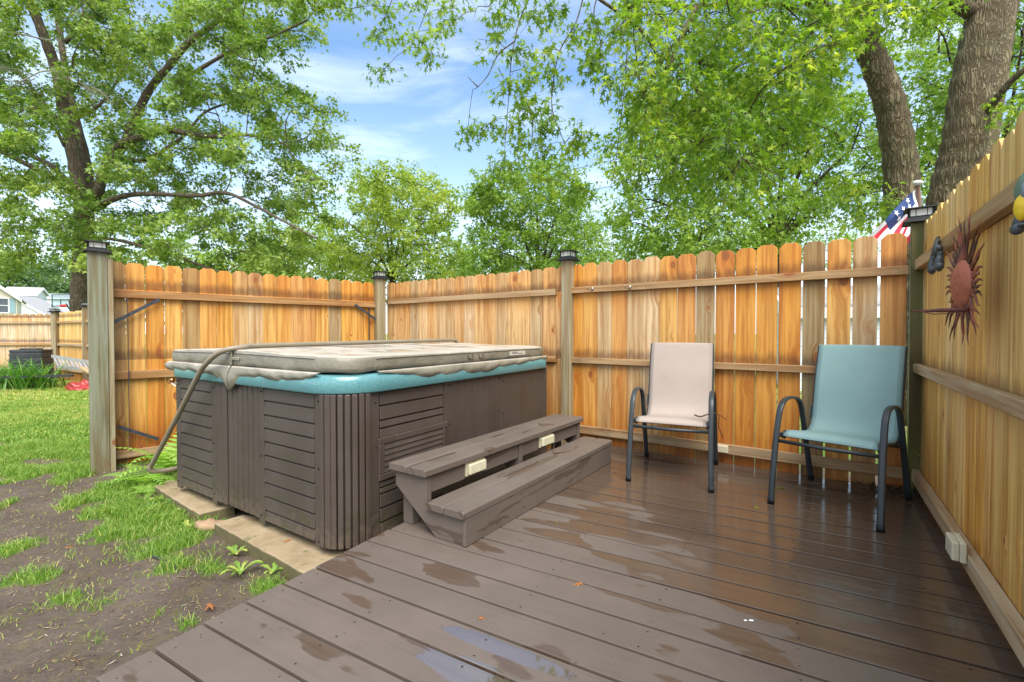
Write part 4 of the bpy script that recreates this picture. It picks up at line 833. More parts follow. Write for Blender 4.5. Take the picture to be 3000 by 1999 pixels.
for c in p2:
    c = np.array(c); j = np.argmin(np.linalg.norm(hw - c, axis=1)); hb.sweep([hw[j], (hw[j] + c) / 2 + np.array([0, 0, .03]), c], .003, .003, n=4, caps=False)
    pr = rg.uniform(.16, .27); tone = rg.normal(0, .1)
    for k in range(6):
        d = rg.normal(0, 1, 3); d[2] = d[2] * .5 - .35; d /= np.linalg.norm(d); m_ = 9; t = rg.random(m_); e = c + d * pr
        hb.sweep([c, e], .002, .0015, n=3, caps=False); q = c[None] + (e - c)[None] * t[:, None] + rg.normal(0, .045, (m_, 3)); PP.append(q); a = d[None] * .5 + rg.normal(0, .6, (m_, 3)); a[:, 2] -= .6; AA.append(a); nn = rg.normal(0, .6, (m_, 3)); nn[:, 1] -= .5; nn[:, 2] += .6; NN.append(nn); SS.append(rg.uniform(.05, .10, m_)); RR.append(np.clip(.38 + tone + rg.normal(0, .16, m_), 0, 1))
V, F, rn = leaves(*(np.concatenate(x) for x in (PP, AA, NN, SS, RR)), 0)
tri_mesh('hanging_sprays', V, F, rn, L_NEAR, tr_); hb.build('hanging_twigs', B_NEAR, tr_)
# trees beyond the fence
def crown_tree(name, label, cx, base, Y, poly, n, ls, nl, lm, padr, seed, r=.22, stems=((0, 0),), dY=3, mind=16, top=None, holes=()):
    rg2 = np.random.default_rng(seed); bx = at(cx, base, Y); bx.z = GZ; ty = min(p[1] for p in poly); limbs = []
    w = (max(p[0] for p in poly) - min(p[0] for p in poly)) / 2
    fk = at(cx, base - (base - ty) * .30, Y); limbs.append(([bx, bx.lerp(fk, .5), fk], r, r * .8))
    for k in range(7):
        tx = cx + w * .75 * (-1 + 2 * k / 6) + rg2.normal(0, w * .06); tyy = ty + (base - ty) * (.12 + .38 * abs(-1 + 2 * k / 6) ** 1.5) + rg2.normal(0, 12); d = rg2.uniform(-dY, dY) * .6
        e = at(tx, tyy, Y + d); mid = fk.lerp(e, .5) + Vector((0, d * .1, .12 * (e - fk).length)) ; limbs.append(([fk - Vector((0, 0, .1)), fk.lerp(mid, .5) + Vector((0, 0, .1)), mid, e], r * .5, r * .1))
    pads = padsin(poly, n, Y - dY, Y + dY, rg2, mind, holes)
    return tree(name, label, limbs, pads, ls, nl, 1, lm, B_FAR, 'trees around the yard', loc=tuple(bx), padr=padr, twigr=.012, flat=.6, droop=.15, seed=seed, nt=6, twigs=False)
crown_tree('shade_tree', 'rounded light green tree beyond the far fence corner', 1150, 960, 24, [(960, 800), (940, 720), (1010, 640), (1012, 560), (1060, 510), (1120, 490), (1180, 490), (1240, 510), (1300, 560), (1330, 610), (1325, 680), (1350, 760), (1400, 830), (1100, 850)], 135, .17, 230, L_LIGHT, (.6, 1.1), 31, r=.2, dY=3)
crown_tree('shade_tree', 'green many-stemmed tree over the fence middle, under the hanging sprays', 1580, 960, 20, [(1340, 800), (1380, 730), (1400, 660), (1380, 590), (1430, 530), (1540, 500), (1600, 480), (1660, 510), (1700, 560), (1720, 640), (1760, 700), (1790, 760), (1700, 800), (1400, 840)], 150, .145, 230, L_MID, (.5, .95), 32, r=.18, dY=2.6)
crown_tree('shade_tree', 'tall dark-limbed tree behind the pink chair fence bay, left of the twin trunks', 2280, 900, 12.5, [(1790, 760), (1780, 660), (1840, 600), (1780, 520), (1790, 430), (1850, 330), (1900, 270), (2060, 240), (2300, 230), (2560, 300), (2610, 470), (2600, 560), (2480, 640), (2330, 700), (2250, 730), (2000, 760)], 200, .125, 170, L_MID, (.42, .8), 33, r=.17, dY=2.2, mind=24, holes=[(2440, 650, 50, 40), (2560, 600, 40, 40)])
crown_tree('shade_tree', 'pale bushy tree low between the big maple and the round tree', 860, 960, 30, [(720, 830), (740, 700), (800, 650), (880, 620), (960, 640), (1010, 700), (1060, 780), (1060, 850), (760, 850)], 75, .2, 190, L_LIGHT, (.8, 1.3), 34, r=.2, dY=3)
crown_tree('shade_tree', 'green tree behind the twin trunks at the upper right', 2900, 900, 11.5, [(2640, 640), (2640, 300), (2680, 100), (2760, -60), (3150, -60), (3150, 560), (3000, 560), (2880, 620), (2720, 720)], 120, .125, 170, L_MID, (.45, .85), 35, r=.16, dY=2, mind=26)
crown_tree('shade_tree', 'low green tree between the round tree and the middle tree', 1370, 960, 34, [(1260, 840), (1270, 760), (1340, 720), (1420, 700), (1480, 740), (1480, 840)], 40, .2, 120, L_MID, (.8, 1.2), 36, r=.15, dY=2)
crown_tree('shade_tree', 'low bushy tree just over the fence at the right, beside the flag', 1900, 960, 28, [(1700, 800), (1720, 720), (1800, 700), (1900, 690), (2100, 690), (2300, 670), (2520, 690), (2560, 760), (2300, 800)], 80, .2, 120, L_MID, (.8, 1.3), 37, r=.15, dY=3)
for i, (cx, x0, x1, ty, Y, lab, lm) in enumerate(((-60, -220, 70, 740, 98, 'hazy blue-green tree behind the beige house', L_FAR), (90, 0, 190, 775, 108, 'hazy tree behind the white house roof', L_FAR), (190, 120, 300, 765, 95, 'dark hazy tree beside the big maple trunk', L_FAR), (520, 330, 720, 700, 48, 'distant tree low behind the gate bay', L_MID), (700, 560, 860, 720, 52, 'distant tree low beside the gate bay', L_LIGHT))):
    crown_tree('distant_tree', lab, cx, 1000, Y, [(x0, 930), (x0 + 5, ty + 40), ((x0 + cx) / 2, ty + 5), (cx, ty), ((x1 + cx) / 2, ty + 8), (x1 - 5, ty + 45), (x1, 930)], 45, .0075 * Y, 150, lm, (.028 * Y, .046 * Y), 50 + i, r=.35, dY=4, mind=14)

# ------------------------------------------------------------------ far side of the lawn
FA0, FA1, FB1 = (-15.6, 12.5), (-12.13, 12.5), (-8.6, 10.15)
fence_bay('privacy_fence', 'distant tan fence bay facing the lawn, behind the black compost bin', 'fence', FA0, FA1, GZ, 1.535, 18, W_FAR, [(1.27, 1.33, 0, None, .05), (.69, .75, 0, None, .05), (.05, .12, 0, None, .05)], W_RAILR, 'bays of the privacy fence', seed=40, wob=.008, ear=.05)
fence_bay('privacy_fence', 'distant fence run slanting nearer, behind the aluminium ladder', 'fence', FA1, FB1, GZ, 1.56, 27, W_RIGHT, [(1.27, 1.33, 0, None, .05), (.69, .75, 0, None, .05), (.05, .12, 0, None, .05)], W_RAILR, 'bays of the privacy fence', seed=41, wob=.006, ear=.03)
post(-12.13, 12.42, .12, GZ, 1.58, 0, W_POSTB, 'distant grey post where the far fence turns its corner', .22)
post(-10.15, 11.14, .11, GZ, 1.66, -.55, W_POSTB, 'distant pale post in the slanting far fence run', .20)
# houses
SID = Mt('white_lap_siding'); zs = SID.n('SeparateXYZ', {0: SID.pos()}).outputs[2]; fr_ = SID.math('FRACT', SID.math('MULTIPLY', zs, 5.5)); sc_ = SID.mix(SID.rng(fr_, 0, .12), (.30, .33, .38), (.66, .70, .76)); SID.bsdf(sc_, .5, .4, 0, SID.bump(fr_, .4, .02)); SID = SID.m
SIB = Mt('beige_lap_siding'); zs = SIB.n('SeparateXYZ', {0: SIB.pos()}).outputs[2]; fr_ = SIB.math('FRACT', SIB.math('MULTIPLY', zs, 5.5)); sc_ = SIB.mix(SIB.rng(fr_, 0, .12), (.30, .27, .23), (.58, .54, .47)); SIB.bsdf(sc_, .5, .4, 0, SIB.bump(fr_, .4, .02)); SIB = SIB.m
M_ROOF = simple('grey_shingles', (.33, .33, .34), .8, .3, 0, .25, 6, .5, 30); M_ROOFB = simple('tan_shingles', (.36, .31, .27), .8, .3, 0, .25, 6, .5, 30)
M_TRIM = simple('white_trim', (.72, .74, .76), .4, .4, 0, .04); M_GLASS = simple('window_glass', (.06, .08, .10), .08, .7, 0, .1); M_SHUT = simple('blue_shutters', (.22, .36, .42), .5, .4, 0, .05)
def gable(name, label, c, ang, w, d, wh, rh, wall, roof, wins=(), ov=.35):
    """ridge runs along local x; w along x, d along y; gable ends at +-x"""
    root = empty(name, (c[0], c[1], GZ), label, 'house', 'neighbouring houses'); ca, sa = math.cos(ang), math.sin(ang)
    def T(x, y, z): return Vector((c[0] + x * ca - y * sa, c[1] + x * sa + y * ca, GZ + z))
    b = MB(); hw, hd = w / 2, d / 2; V = [T(-hw, -hd, 0), T(hw, -hd, 0), T(hw, hd, 0), T(-hw, hd, 0), T(-hw, -hd, wh), T(hw, -hd, wh), T(hw, hd, wh), T(-hw, hd, wh), T(-hw, 0, wh + rh), T(hw, 0, wh + rh)]
    b.add(V, [(0, 1, 5, 4), (1, 2, 6, 9, 5), (2, 3, 7, 6), (3, 0, 4, 8, 7)]); b.build('walls', wall, root)
    b = MB(); s = rh / hd
    for sg in (-1, 1):
        P = [T(-hw - ov, sg * (hd + ov), wh - s * ov), T(hw + ov, sg * (hd + ov), wh - s * ov), T(hw + ov, 0, wh + rh), T(-hw - ov, 0, wh + rh)]
        if sg > 0: P = P[::-1]
        b.hexa(P + [p + Z3 * .12 for p in P], None, .5)
    b.build('roof', roof, root)
    b = MB()
    for x in (-hw - ov, hw + ov - .0):
        for sg in (-1, 1):
            p0 = T(x, sg * (hd + ov), wh - s * ov - .2); p1 = T(x, 0, wh + rh - .2); dx = T(x + (.06 if x > 0 else -.06), 0, 0) - T(x, 0, 0); b.box(p0, p1 - p0, Z3 * .3, dx, .5)
    p0 = T(-hw - ov, -hd - ov - .05, wh - s * ov - .16); b.box(p0, T(hw + ov, -hd - ov - .05, wh - s * ov - .16) - p0, Z3 * .22, T(0, .05, 0) - T(0, 0, 0), .5); b.build('trim', M_TRIM, root)
    for side, u, z, ww, hh in wins:
        def Wp(a, zz, o): return T(a, -hd - o, zz) if side == 'f' else T(hw + o, a, zz)
        def bx(b_, a0, a1, z0, z1, o0, o1): P = [Wp(a0, z0, o1), Wp(a1, z0, o1), Wp(a1, z0, o0), Wp(a0, z0, o0)]; P += [Wp(a0, z1, o1), Wp(a1, z1, o1), Wp(a1, z1, o0), Wp(a0, z1, o0)]; b_.hexa(P, None, .5)
        f = MB(); e = .09; bx(f, u - ww / 2 - e, u - ww / 2, z, z + hh, .0, .06); bx(f, u + ww / 2, u + ww / 2 + e, z, z + hh, .0, .06); bx(f, u - ww / 2 - e, u + ww / 2 + e, z + hh, z + hh + e, 0, .07); bx(f, u - ww / 2 - e, u + ww / 2 + e, z - e, z, 0, .07); bx(f, u - ww / 2, u + ww / 2, z + hh / 2 - .03, z + hh / 2 + .03, .011, .05)
        fo = f.build('window', M_TRIM, root); g = MB(); bx(g, u - ww / 2, u + ww / 2, z, z + hh, 0, .01); g.build('pane', M_GLASS, fo)
        for sg in (-1, 1): q = MB(); a = u + sg * (ww / 2 + e + .2); bx(q, a - .17, a + .17, z - .05, z + hh + .05, 0, .05); q.build('shutter', M_SHUT, fo)
    return root
E1 = Vector((-47.6, 45)); rr_ = Vector((.69, -.72)); tt_ = Vector((.72, .69)); c1 = E1 - tt_ * 3 - rr_ * 3.5
gable('house', 'beige sided house gable with grey shutters at the left edge of the frame', (c1.x, c1.y), math.atan2(-.72, .69), 7, 6, 4.7, 2.7, SIB, M_ROOFB, [('x', 2.15, 3.2, .55, 1.3)])
gable('house', 'white sided upper storey with grey roof and one blue-shuttered window', (-68.7, 66.2), R(20), 3.4, 2.6, 6.75, .85, SID, M_ROOF, [('x', 0, 5.2, .7, 1.0)], ov=.25)
gable('house', 'small white gabled house seen through the basketball backboard', (-78, 81), R(20), 3.4, 2.5, 7.3, .6, SID, M_ROOF, [('x', 0, 5.6, .6, .9)], ov=.25)
gable('house', 'low white sided wing with a long sloping rake in front of the white upper storey', (-65.3, 62.9), R(-70), 6, 8, 3.3, 2.75, SID, M_ROOF, ov=.25)
# basketball hoop
hp = at(195, 905, 38); hr = empty('basketball_hoop', (hp.x, 38, GZ), 'clear basketball backboard with red rim on a dark pole beyond the far fence', 'basketball hoop')
M_CLR = Mt('clear_backboard'); g_ = M_CLR.n('BsdfGlass', {'Color': (.75, .82, .84), 'Roughness': .05, 'IOR': 1.05}); M_CLR.t.links.new(g_.outputs[0], M_CLR.out.inputs[0]); M_CLR = M_CLR.m
M_TEALD = simple('dark_teal_frame', (.03, .10, .10), .5, .4); M_RIM = simple('red_rim', (.45, .04, .03), .45, .4)
x0, x1 = at(153, 900, 38).x, at(219, 900, 38).x; zt, zb = at(0, 865, 38).z, at(0, 901, 38).z
b = MB(); b.box((x0, 38, zb), (x1 - x0, 0, 0), (0, 0, zt - zb), (0, .03, 0), .5); b.build('backboard', M_CLR, hr)
b = MB(); t_ = .07
for q, l in (((x0, 37.98, zb), (x1 - x0, 0, t_)), ((x0, 37.98, zt), (x1 - x0, 0, t_)), ((x0, 37.98, zb), (t_, 0, zt - zb)), ((x1 - t_, 37.98, zb), (t_, 0, zt - zb)), ((x0 + (x1 - x0) * .38, 37.98, zb), (t_, 0, (zt - zb) * .62)), ((x1 - .16, 37.98, zb), (t_, 0, (zt - zb) * .62)), ((x0 + (x1 - x0) * .38, 37.98, zb + (zt - zb) * .62), ((x1 - x0) * .5, 0, t_))):
    b.box(q, (l[0], 0, 0), (0, 0, l[2]), (0, -.04, 0), .5)
b.build('board_frame', M_TEALD, hr)
b = MB(); xc = (x0 + x1) / 2 + .12; b.sweep([(xc + .22 * math.cos(t) , 37.55 + .22 * math.sin(t), zb + .12) for t in np.linspace(0, 6.28, 20)], .02, .02, n=6); b.box((xc - .25, 37.9, zb + .05), (.5, 0, 0), (0, 0, .18), (0, -.03, 0), .5); b.build('rim', M_RIM, hr)
b = MB(); b.sweep([(xc, 38.1, zb + .3), (xc, 38.5, zb - .3), (xc + .1, 38.6, GZ)], .06, .06, n=8); b.build('pole', M_TEALD, hr)
# compost bin
cb = at(92, 1060, 11.3); cr_ = empty('compost_bin', (cb.x, 11.3, GZ), 'black plastic slatted compost bin against the far fence', 'compost bin'); M_BIN = simple('black_bin_plastic', (.028, .032, .038), .42, .5, 0, .2, 8, .1)
def octo(r, z0, z1, nm, ph=22.5, sq=1.15): b = MB(); P = [Vector((cb.x + r * sq * math.cos(R(ph + 45 * i)), 11.3 + r * math.sin(R(ph + 45 * i)), GZ + z0)) for i in range(8)]; b.prism(P, Z3 * (z1 - z0), .5); return b.build(nm, M_BIN, cr_, .012)
for i in range(6): octo(.40 - .006 * i, .02 + .125 * i, .02 + .125 * i + .115, 'slat_ring')
octo(.36, .02, .80, 'liner'); octo(.37, .78, .84, 'lid'); octo(.20, .84, .87, 'hatch')
# ladder leaning on its side along the fence
M_ALU = simple('weathered_aluminium', (.42, .41, .42), .4, .5, .5, .15, 10, .1)
def ladder(nm, A, B, U, n, label, w0, w1):
    r = empty(nm, A, label, 'ladder'); A, B, U = Vector(A), Vector(B), Vector(U); d = B - A
    b = MB(); b.box(A, d, (0, .02, 0), Z3 * .07, .5); b.build('rail', M_ALU, r); b = MB(); b.box(A + U * w0, B + U * w1 - A - U * w0, (0, .02, 0), Z3 * .07, .5); b.build('rail', M_ALU, r)
    for i in range(n): t = (i + .7) / n; p = A + d * t; u = U * (w0 + (w1 - w0) * t); b = MB(); b.box(p + d.normalized() * -.04, u, d.normalized() * .085, (0, .025, 0), .5); b.build('step', M_ALU, r)
    return r
la = at(143, 1050, 11.0); lb_ = at(262, 1066, 10.4)
ladder('stepladder', at(150, 1048, 10.9), at(262, 1066, 10.3), (at(228, 1100, 10.5) - at(150, 1048, 10.9)).normalized() * .45 + Vector((0, -.1, -.12)), 9, 'grey aluminium stepladder lying on its side by the far fence', .85, .62)
# tarp and timber
def crumple(c, r3, seed):
    rd2 = np.random.default_rng(seed); ph = rd2.uniform(0, 6, 6)
    return lambda d: 1 + .22 * math.sin(d.x * 6 + ph[0]) * math.sin(d.y * 5 + ph[1]) + .14 * math.sin(d.x * 13 + d.z * 9 + ph[2]) + .08 * math.sin(d.y * 21 + ph[3])
tp_ = at(247, 1108, 10.1); b = MB(); b.ball((tp_.x, 10.1, GZ + .02), (.34, .22, .17), nu=40, nv=24, fn=crumple(0, 0, 3)); tag(b.build('red_tarp', simple('red_plastic_sheet', (.30, .025, .02), .35, .5, 0, .3, 9, .4, 20), None), 'crumpled red plastic sheet on the grass by the ladder', 'tarp')
b = MB(); p0, p1 = at(232, 1082, 10.0), at(285, 1108, 9.7); b.box(p0, p1 - p0, Z3 * .05, (0, .12, 0), .5); tag(b.build('timber_plank', W_RAILR, None, .004), 'short timber plank resting across the red sheet', 'plank')
# power lines
def wire(nm, lab, px, Y0, Y1, r):
    n = len(px); b = MB(); b.sweep(spline([at(x, y, Y0 + (Y1 - Y0) * (x - px[0][0]) / (px[-1][0] - px[0][0])) for x, y in px], 8), r, r, n=5); o = b.build(nm, M_BLACK); return tag(o, lab, 'power line', 'overhead lines behind the fence')
wire('power_line', 'uppermost thin overhead line crossing behind the silver maple trunks', [(960, 668), (1203, 607), (1700, 492), (2054, 409), (2374, 334), (2567, 287), (2900, 205)], 46, 13, .018)
wire('power_line', 'middle thin overhead line crossing the sky above the fence', [(900, 712), (1127, 667), (1388, 626), (1705, 563), (2020, 500), (2560, 385), (3000, 290)], 44, 15, .018)
wire('power_line', 'lowest and thickest overhead line just above the fence tops', [(600, 805), (900, 770), (1200, 735), (1496, 696), (1772, 657), (2120, 608), (2595, 536), (2900, 490)], 40, 10.5, .02)
# white shed seen through the picket gaps
ws = at(2560, 976, 9.5); gable('garden_shed', 'white sided shed glimpsed through the picket gaps behind the blue chair', (ws.x + .4, 10.6), R(-20), 3.0, 2.2, 1.75, .45, SID, M_ROOF, ov=.1)
# ------------------------------------------------------------------ wall ornaments on the side fence
def rp(px, py, off): A = RP - RN * off; return hit(px, py, (A.x, A.y), ((A + RT).x, (A + RT).y))
M_TERRA = simple('terracotta_painted_metal', (.36, .11, .065), .55, .35, 0, .25, 18, .7, 40); M_TDARK = simple('burnt_red_metal', (.10, .028, .02), .5, .4, 0, .4, 25, .3)
M_RAY = Mt('red_brown_rays'); M_RAY = M_RAY.bsdf(M_RAY.mix(M_RAY.rng(M_RAY.noise(M_RAY.pos(), 14, 4), .4, .62), (.26, .075, .045), (.055, .018, .014)), .5, .4)
sc_ = rp(2826, 832, .085); TS = RT                          # face centre, in-plane axis
TO = RT * math.cos(R(8)) + RN * math.sin(R(8)); RO = RN * math.cos(R(8)) - RT * math.sin(R(8))     # hung slightly turned towards the deck
sunr = empty('metal_sun', sc_, 'rusty red metal sun ornament with wavy rays on the side fence', 'wall ornament')
b = MB()
def face(u, v):
    r = math.sqrt(max(u, 0)); t = v * 2 * math.pi; bmp = .004 * math.sin(18 * r * math.cos(t) + 2) * math.sin(16 * r * math.sin(t)) * (1 - r)
    nose = .004 * math.exp(-((r * math.cos(t)) ** 2 * 12 + (r * math.sin(t) + .05) ** 2 * 5))
    return sc_ + TO * (.084 * r * math.cos(t)) + Z3 * (.093 * r * math.sin(t)) - RO * (.032 * math.sqrt(max(0, 1 - r * r)) + bmp + nose)
b.grid(face, 14, 40); b.build('face', M_TERRA, sunr)
rd = random.Random(9); nr = 34
for i in range(nr):
    t = 2 * math.pi * (i + .5 * (i % 2) * .3) / nr; up = math.sin(t); L = (.055 + .100 * abs(up) ** 1.6 + .018 * (i % 2)) * rd.uniform(.85, 1.1)
    if up > .6: L *= 1.12
    d = TO * math.cos(t) + Z3 * math.sin(t); s = TO * -math.sin(t) + Z3 * math.cos(t); ph = rd.uniform(0, 6); amp = .007
    pts = [sc_ + d * (.080 + L * k / 9) + s * (amp * math.sin(ph + k * .85) * (k / 9) ** .7) - RO * (.004 + .008 * math.sin(k / 9 * 2 + ph) * (k / 9)) for k in range(10)]
    b = MB(); b.sweep(pts, .0085, .0045, side=s, n=7, taper=[1.15, 1.1, .95, .9, .85, .75, .65, .5, .35, .12]); b.build('ray', M_RAY, sunr)
b = MB(); q = rp(2822, 908, .10); b.sweep([q + RN * .03, q, q - RN * .06 + TS * -.01, q - RN * .155 + TS * -.03 - Z3 * .002], 1, .35, side=Z3, n=8, taper=[.006, .008, .0085, .001]); b.sweep([q, q - RN * .03 - Z3 * .012, q - RN * .08 - Z3 * .014 - TS * .01, q - RN * .12 - TS * .02], .0022, .0022, n=6); b.build('spike', M_TDARK, sunr)
# little resin figure hanging on the top rail by the corner: arm, body and two boots
M_RES = simple('dark_grey_resin', (.045, .052, .06), .38, .5, 0, .4, 40, .3)
def gp(px, py, off=.07): return rp(px, py, off)
f0 = gp(2740, 760); fg = empty('rail_figurine', f0, 'small dark grey figurine with dangling boots on the side fence rail near the corner', 'figurine')
b = MB(); b.sweep([gp(2746, 702, .045), gp(2742, 716, .06), gp(2738, 742, .07)], .018, .009, side=TS, n=10, sq=.6); b.build('arm', M_RES, fg)
b = MB(); b.ball(gp(2746, 735), (.022, .022, .030)); b.ball(gp(2752, 728, .08), (.016, .014, .014)); b.build('body', M_RES, fg)
for px, y0, y1 in ((2731, 745, 790), (2752, 740, 780)):
    b = MB(); b.sweep([gp(px + 4, y0, .07), gp(px + 2, (y0 + y1) / 2, .075)], 1, 1, n=10, taper=[.012, .014]); b.ball(gp(px, y1 - 8, .085), (.020, .017, .038)); b.ball(gp(px - 1, y1 + 1, .095), (.017, .020, .018)); b.build('boot', M_RES, fg)
# larger climbing figure at the frame edge
M_GRN = simple('green_ribbed_paint', (.11, .17, .12), .45, .4, 0, .12, 20, .1); M_YEL = simple('yellow_paint', (.72, .50, .02), .4, .4, 0, .08, 20, .05); M_GRY = simple('grey_paint', (.16, .19, .23), .45, .4, 0, .15)
fq = gp(2996, 590, .09); fc = empty('climbing_figurine', fq, 'green-coated figurine with a yellow glove climbing the side fence at the right edge', 'figurine')
b = MB(); ctr = gp(3022, 562, .075); b.ball(ctr, (.030, .034, .058), nu=20, nv=40, fn=lambda d: 1 + .03 * math.sin(d.z * 46)); b.build('coat', M_GRN, fc)
b = MB(); b.ball(gp(2996, 608, .125), (.013, .018, .032), nv=16, fn=lambda d: 1 + .05 * math.sin(d.z * 9 + d.x * 7)); b.build('glove', M_YEL, fc)
b = MB(); b.ball(gp(3008, 628, .10), (.022, .022, .030), nu=20, nv=30, fn=lambda d: 1 + .04 * math.sin(d.z * 26)); b.build('sleeve', M_GRN, fc)
b = MB(); b.sweep([gp(3004, 540, .12), gp(3000, 565, .125), gp(3004, 600, .12)], .012, .006, side=TS, n=8); b.sweep([gp(2994, 630, .11), gp(2988, 652, .11)], 1, 1, n=8, taper=[.010, .008]); b.build('trousers', M_GRY, fc)
b = MB(); b.ball(gp(2984, 660, .115), (.011, .014, .024)); b.ball(gp(2980, 672, .120), (.011, .017, .014)); b.ball(gp(2996, 660, .115), (.010, .010, .006)); b.build('boot', M_RES, fc)
# lights on the rails
lq = rp(2822, 1607, .042); lamp(lq, RT, -RN, .125, .080, .045, 'ivory light box on the bottom rail of the side fence', M_BONE, M_BONE, .002)
A_ = Vector((*BA, 0)) + bn1 * .039; B_ = Vector((*BB, 0)) + bn1 * .039; lq = hit(2117, 1315, A_, B_); lamp(lq, bt, bn1, .085, .062, .022, 'small ivory light on the bottom rail behind the pink chair', M_BONE, M_BONE, .003)
for px, py, lab in ((1732, 847, 'left bronze coat hook on the top rail above the pink chair'), (1842, 842, 'right bronze coat hook on the top rail above the pink chair')):
    q = hit(px + 4, py, A_, B_); h = empty('coat_hook', q, lab, 'hook', 'hooks on the top rail'); b = MB(); b.ball(q, (.012, .012, .018)); b.build('plate', M_CHROME, h)
    b = MB(); b.sweep(spline([q + bn1 * .004, q + bn1 * .03 - Z3 * .010 - bt * .006, q + bn1 * .055 - Z3 * .012 - bt * .016, q + bn1 * .07 + Z3 * .008 - bt * .022], 4), .0038, .0038, n=8); b.ball(q + bn1 * .07 + Z3 * .010 - bt * .022, (.006, .006, .006)); b.build('arm', M_CHROME, h)
# flag
FR_, FWH, FBL = simple('flag_red', (.50, .025, .045), .7, .2, 0, .06), simple('flag_white', (.66, .68, .68), .7, .2, 0, .05), simple('flag_blue', (.025, .05, .15), .7, .2, 0, .06)
fl = empty('flag', at(2693, 1100, 4.0), 'stars and stripes flag drooping from a brown pole behind the corner post', 'flag')
b = MB(); b.sweep([at(2706, 1300, 4.0), at(2698, 800, 4.0), at(2694, 640, 4.0), at(2688, 545, 4.0), at(2684, 534, 3.98)], 1, 1, n=12, taper=[.020, .020, .020, .019, .018]); b.build('pole', simple('brown_flag_pole', (.22, .14, .10), .45, .4, 0, .3, 12, .1), fl)
b = MB(); b.ball(at(2689, 536, 3.98), (.045, .03, .022)); b.build('finial', M_LENS, fl)
H1, H2, F1, F2 = at(2686, 552, 4.0), at(2692, 655, 4.0), at(2540, 700, 3.85), at(2652, 742, 3.9)
def flp(s, t): 
    top = H1.lerp(F1, s) + Z3 * (-.035 * math.sin(math.pi * s)) * -.4; bot = H2.lerp(F2, s); p = top.lerp(bot, t); return p + Vector((.3, 1, 0)).normalized() * (.035 * math.sin(s * 7 + t * 9) * (.3 + s)) 
bands = [(0, .36, 2), (.36, .46, 1), (.46, .58, 0), (.58, .63, 1), (.63, .70, 0), (.70, .82, 1), (.82, 1, 0)]
b = MB(); ns = 26
for t0, t1, c in bands:
    for i in range(ns):
        s0, s1 = i / ns, (i + 1) / ns; k = 3
        for j in range(k):
            ta, tb = t0 + (t1 - t0) * j / k, t0 + (t1 - t0) * (j + 1) / k; cc = c
            if s0 < .06: cc = 1
            elif c == 2 and s0 > .66: cc = 0 if (ta > .1 and ta < .22) else 1
            b.add([flp(s0, ta), flp(s1, ta), flp(s1, tb), flp(s0, tb)], [(0, 1, 2, 3)], None, .5, cc, True)
b.build('cloth', [FR_, FWH, FBL], fl)
b = MB()
for s, t in ((.20, .10), (.24, .27), (.36, .18), (.50, .10), (.50, .27)):
    c = flp(s, t); ex = (flp(s + .02, t) - c).normalized(); ey = (c - flp(s, t + .02)).normalized(); nn = ex.cross(ey).normalized(); nn = nn if nn.y < 0 else -nn
    P = [c + nn * .006 + (ex * math.cos(R(90 + 36 * i)) + ey * math.sin(R(90 + 36 * i))) * (.030 if i % 2 == 0 else .012) for i in range(10)]; b.add([c + nn * .006] + P, [(0, i + 1, (i + 1) % 10 + 1) for i in range(10)], None, .5)
b.build('stars', FWH, fl)

# ------------------------------------------------------------------ grass
def blades(name, X, Y, Zb, h, w, rg3, lean=.5, rnm=.35, rns=.22, seg=2):
    n = len(X); a = rg3.uniform(0, 6.283, n); ld = rg3.uniform(0, 6.283, n); le = h * lean * rg3.uniform(.2, 1.3, n)
    bx, by = np.cos(a) * w / 2, np.sin(a) * w / 2; lx, ly = np.cos(ld) * le, np.sin(ld) * le
    P = lambda k, ww, zz: np.stack([X + lx * k + bx * ww, Y + ly * k + by * ww, Zb + h * zz], -1)
    V = np.stack([P(0, -1, 0), P(0, 1, 0), P(.35, -.8, .6), P(.35, .8, .6), P(1, 0, 1 - .12)], 1).reshape(-1, 3); F = np.array([(0, 1, 3), (0, 3, 2), (2, 3, 4)])
    F = (F[None] + (np.arange(n) * 5)[:, None, None]).reshape(-1, 3); rn = np.repeat(np.clip(rg3.normal(rnm, rns, n), 0, 1), 5); return V, F, rn
def gz(X, Y): near = np.clip((8 - np.abs(X)) / 2, 0, 1) * np.clip((8 - Y) / 2, 0, 1); return GZ + near * ((vnoise(X * 3, Y * 3) - .5) * .035 + (vnoise(X * 11, Y * 11) - .5) * .014)
rg3 = np.random.default_rng(77)
def inview(X, Y): return (X / Y > -1.16) & ((X * DD[0] + Y * DD[1]) < -1.74)
def inp(X, Y, P):
    r = np.zeros(X.shape, bool)
    for i in range(len(P)):
        (x1, y1), (x2, y2) = P[i], P[(i + 1) % len(P)]
        if y1 != y2: r ^= ((y1 > Y) != (y2 > Y)) & (X < (x2 - x1) * (Y - y1) / (y2 - y1) + x1)
    return r
def nottub(X, Y):                            # keep blades off the tub footprint and slabs
    q = (X - TK.x, Y - TK.y); det = TU.x * TV.y - TU.y * TV.x; a = (q[0] * TV.y - q[1] * TV.x) / det; b_ = (TU.x * q[1] - TU.y * q[0]) / det
    return ~((a > -.06) & (a < 2.0) & (b_ > -.03) & (b_ < 2.5)) & ~inp(X, Y, SL1) & ~inp(X, Y, SL2)
Vs, Fs, Rs = [], [], []; off = 0
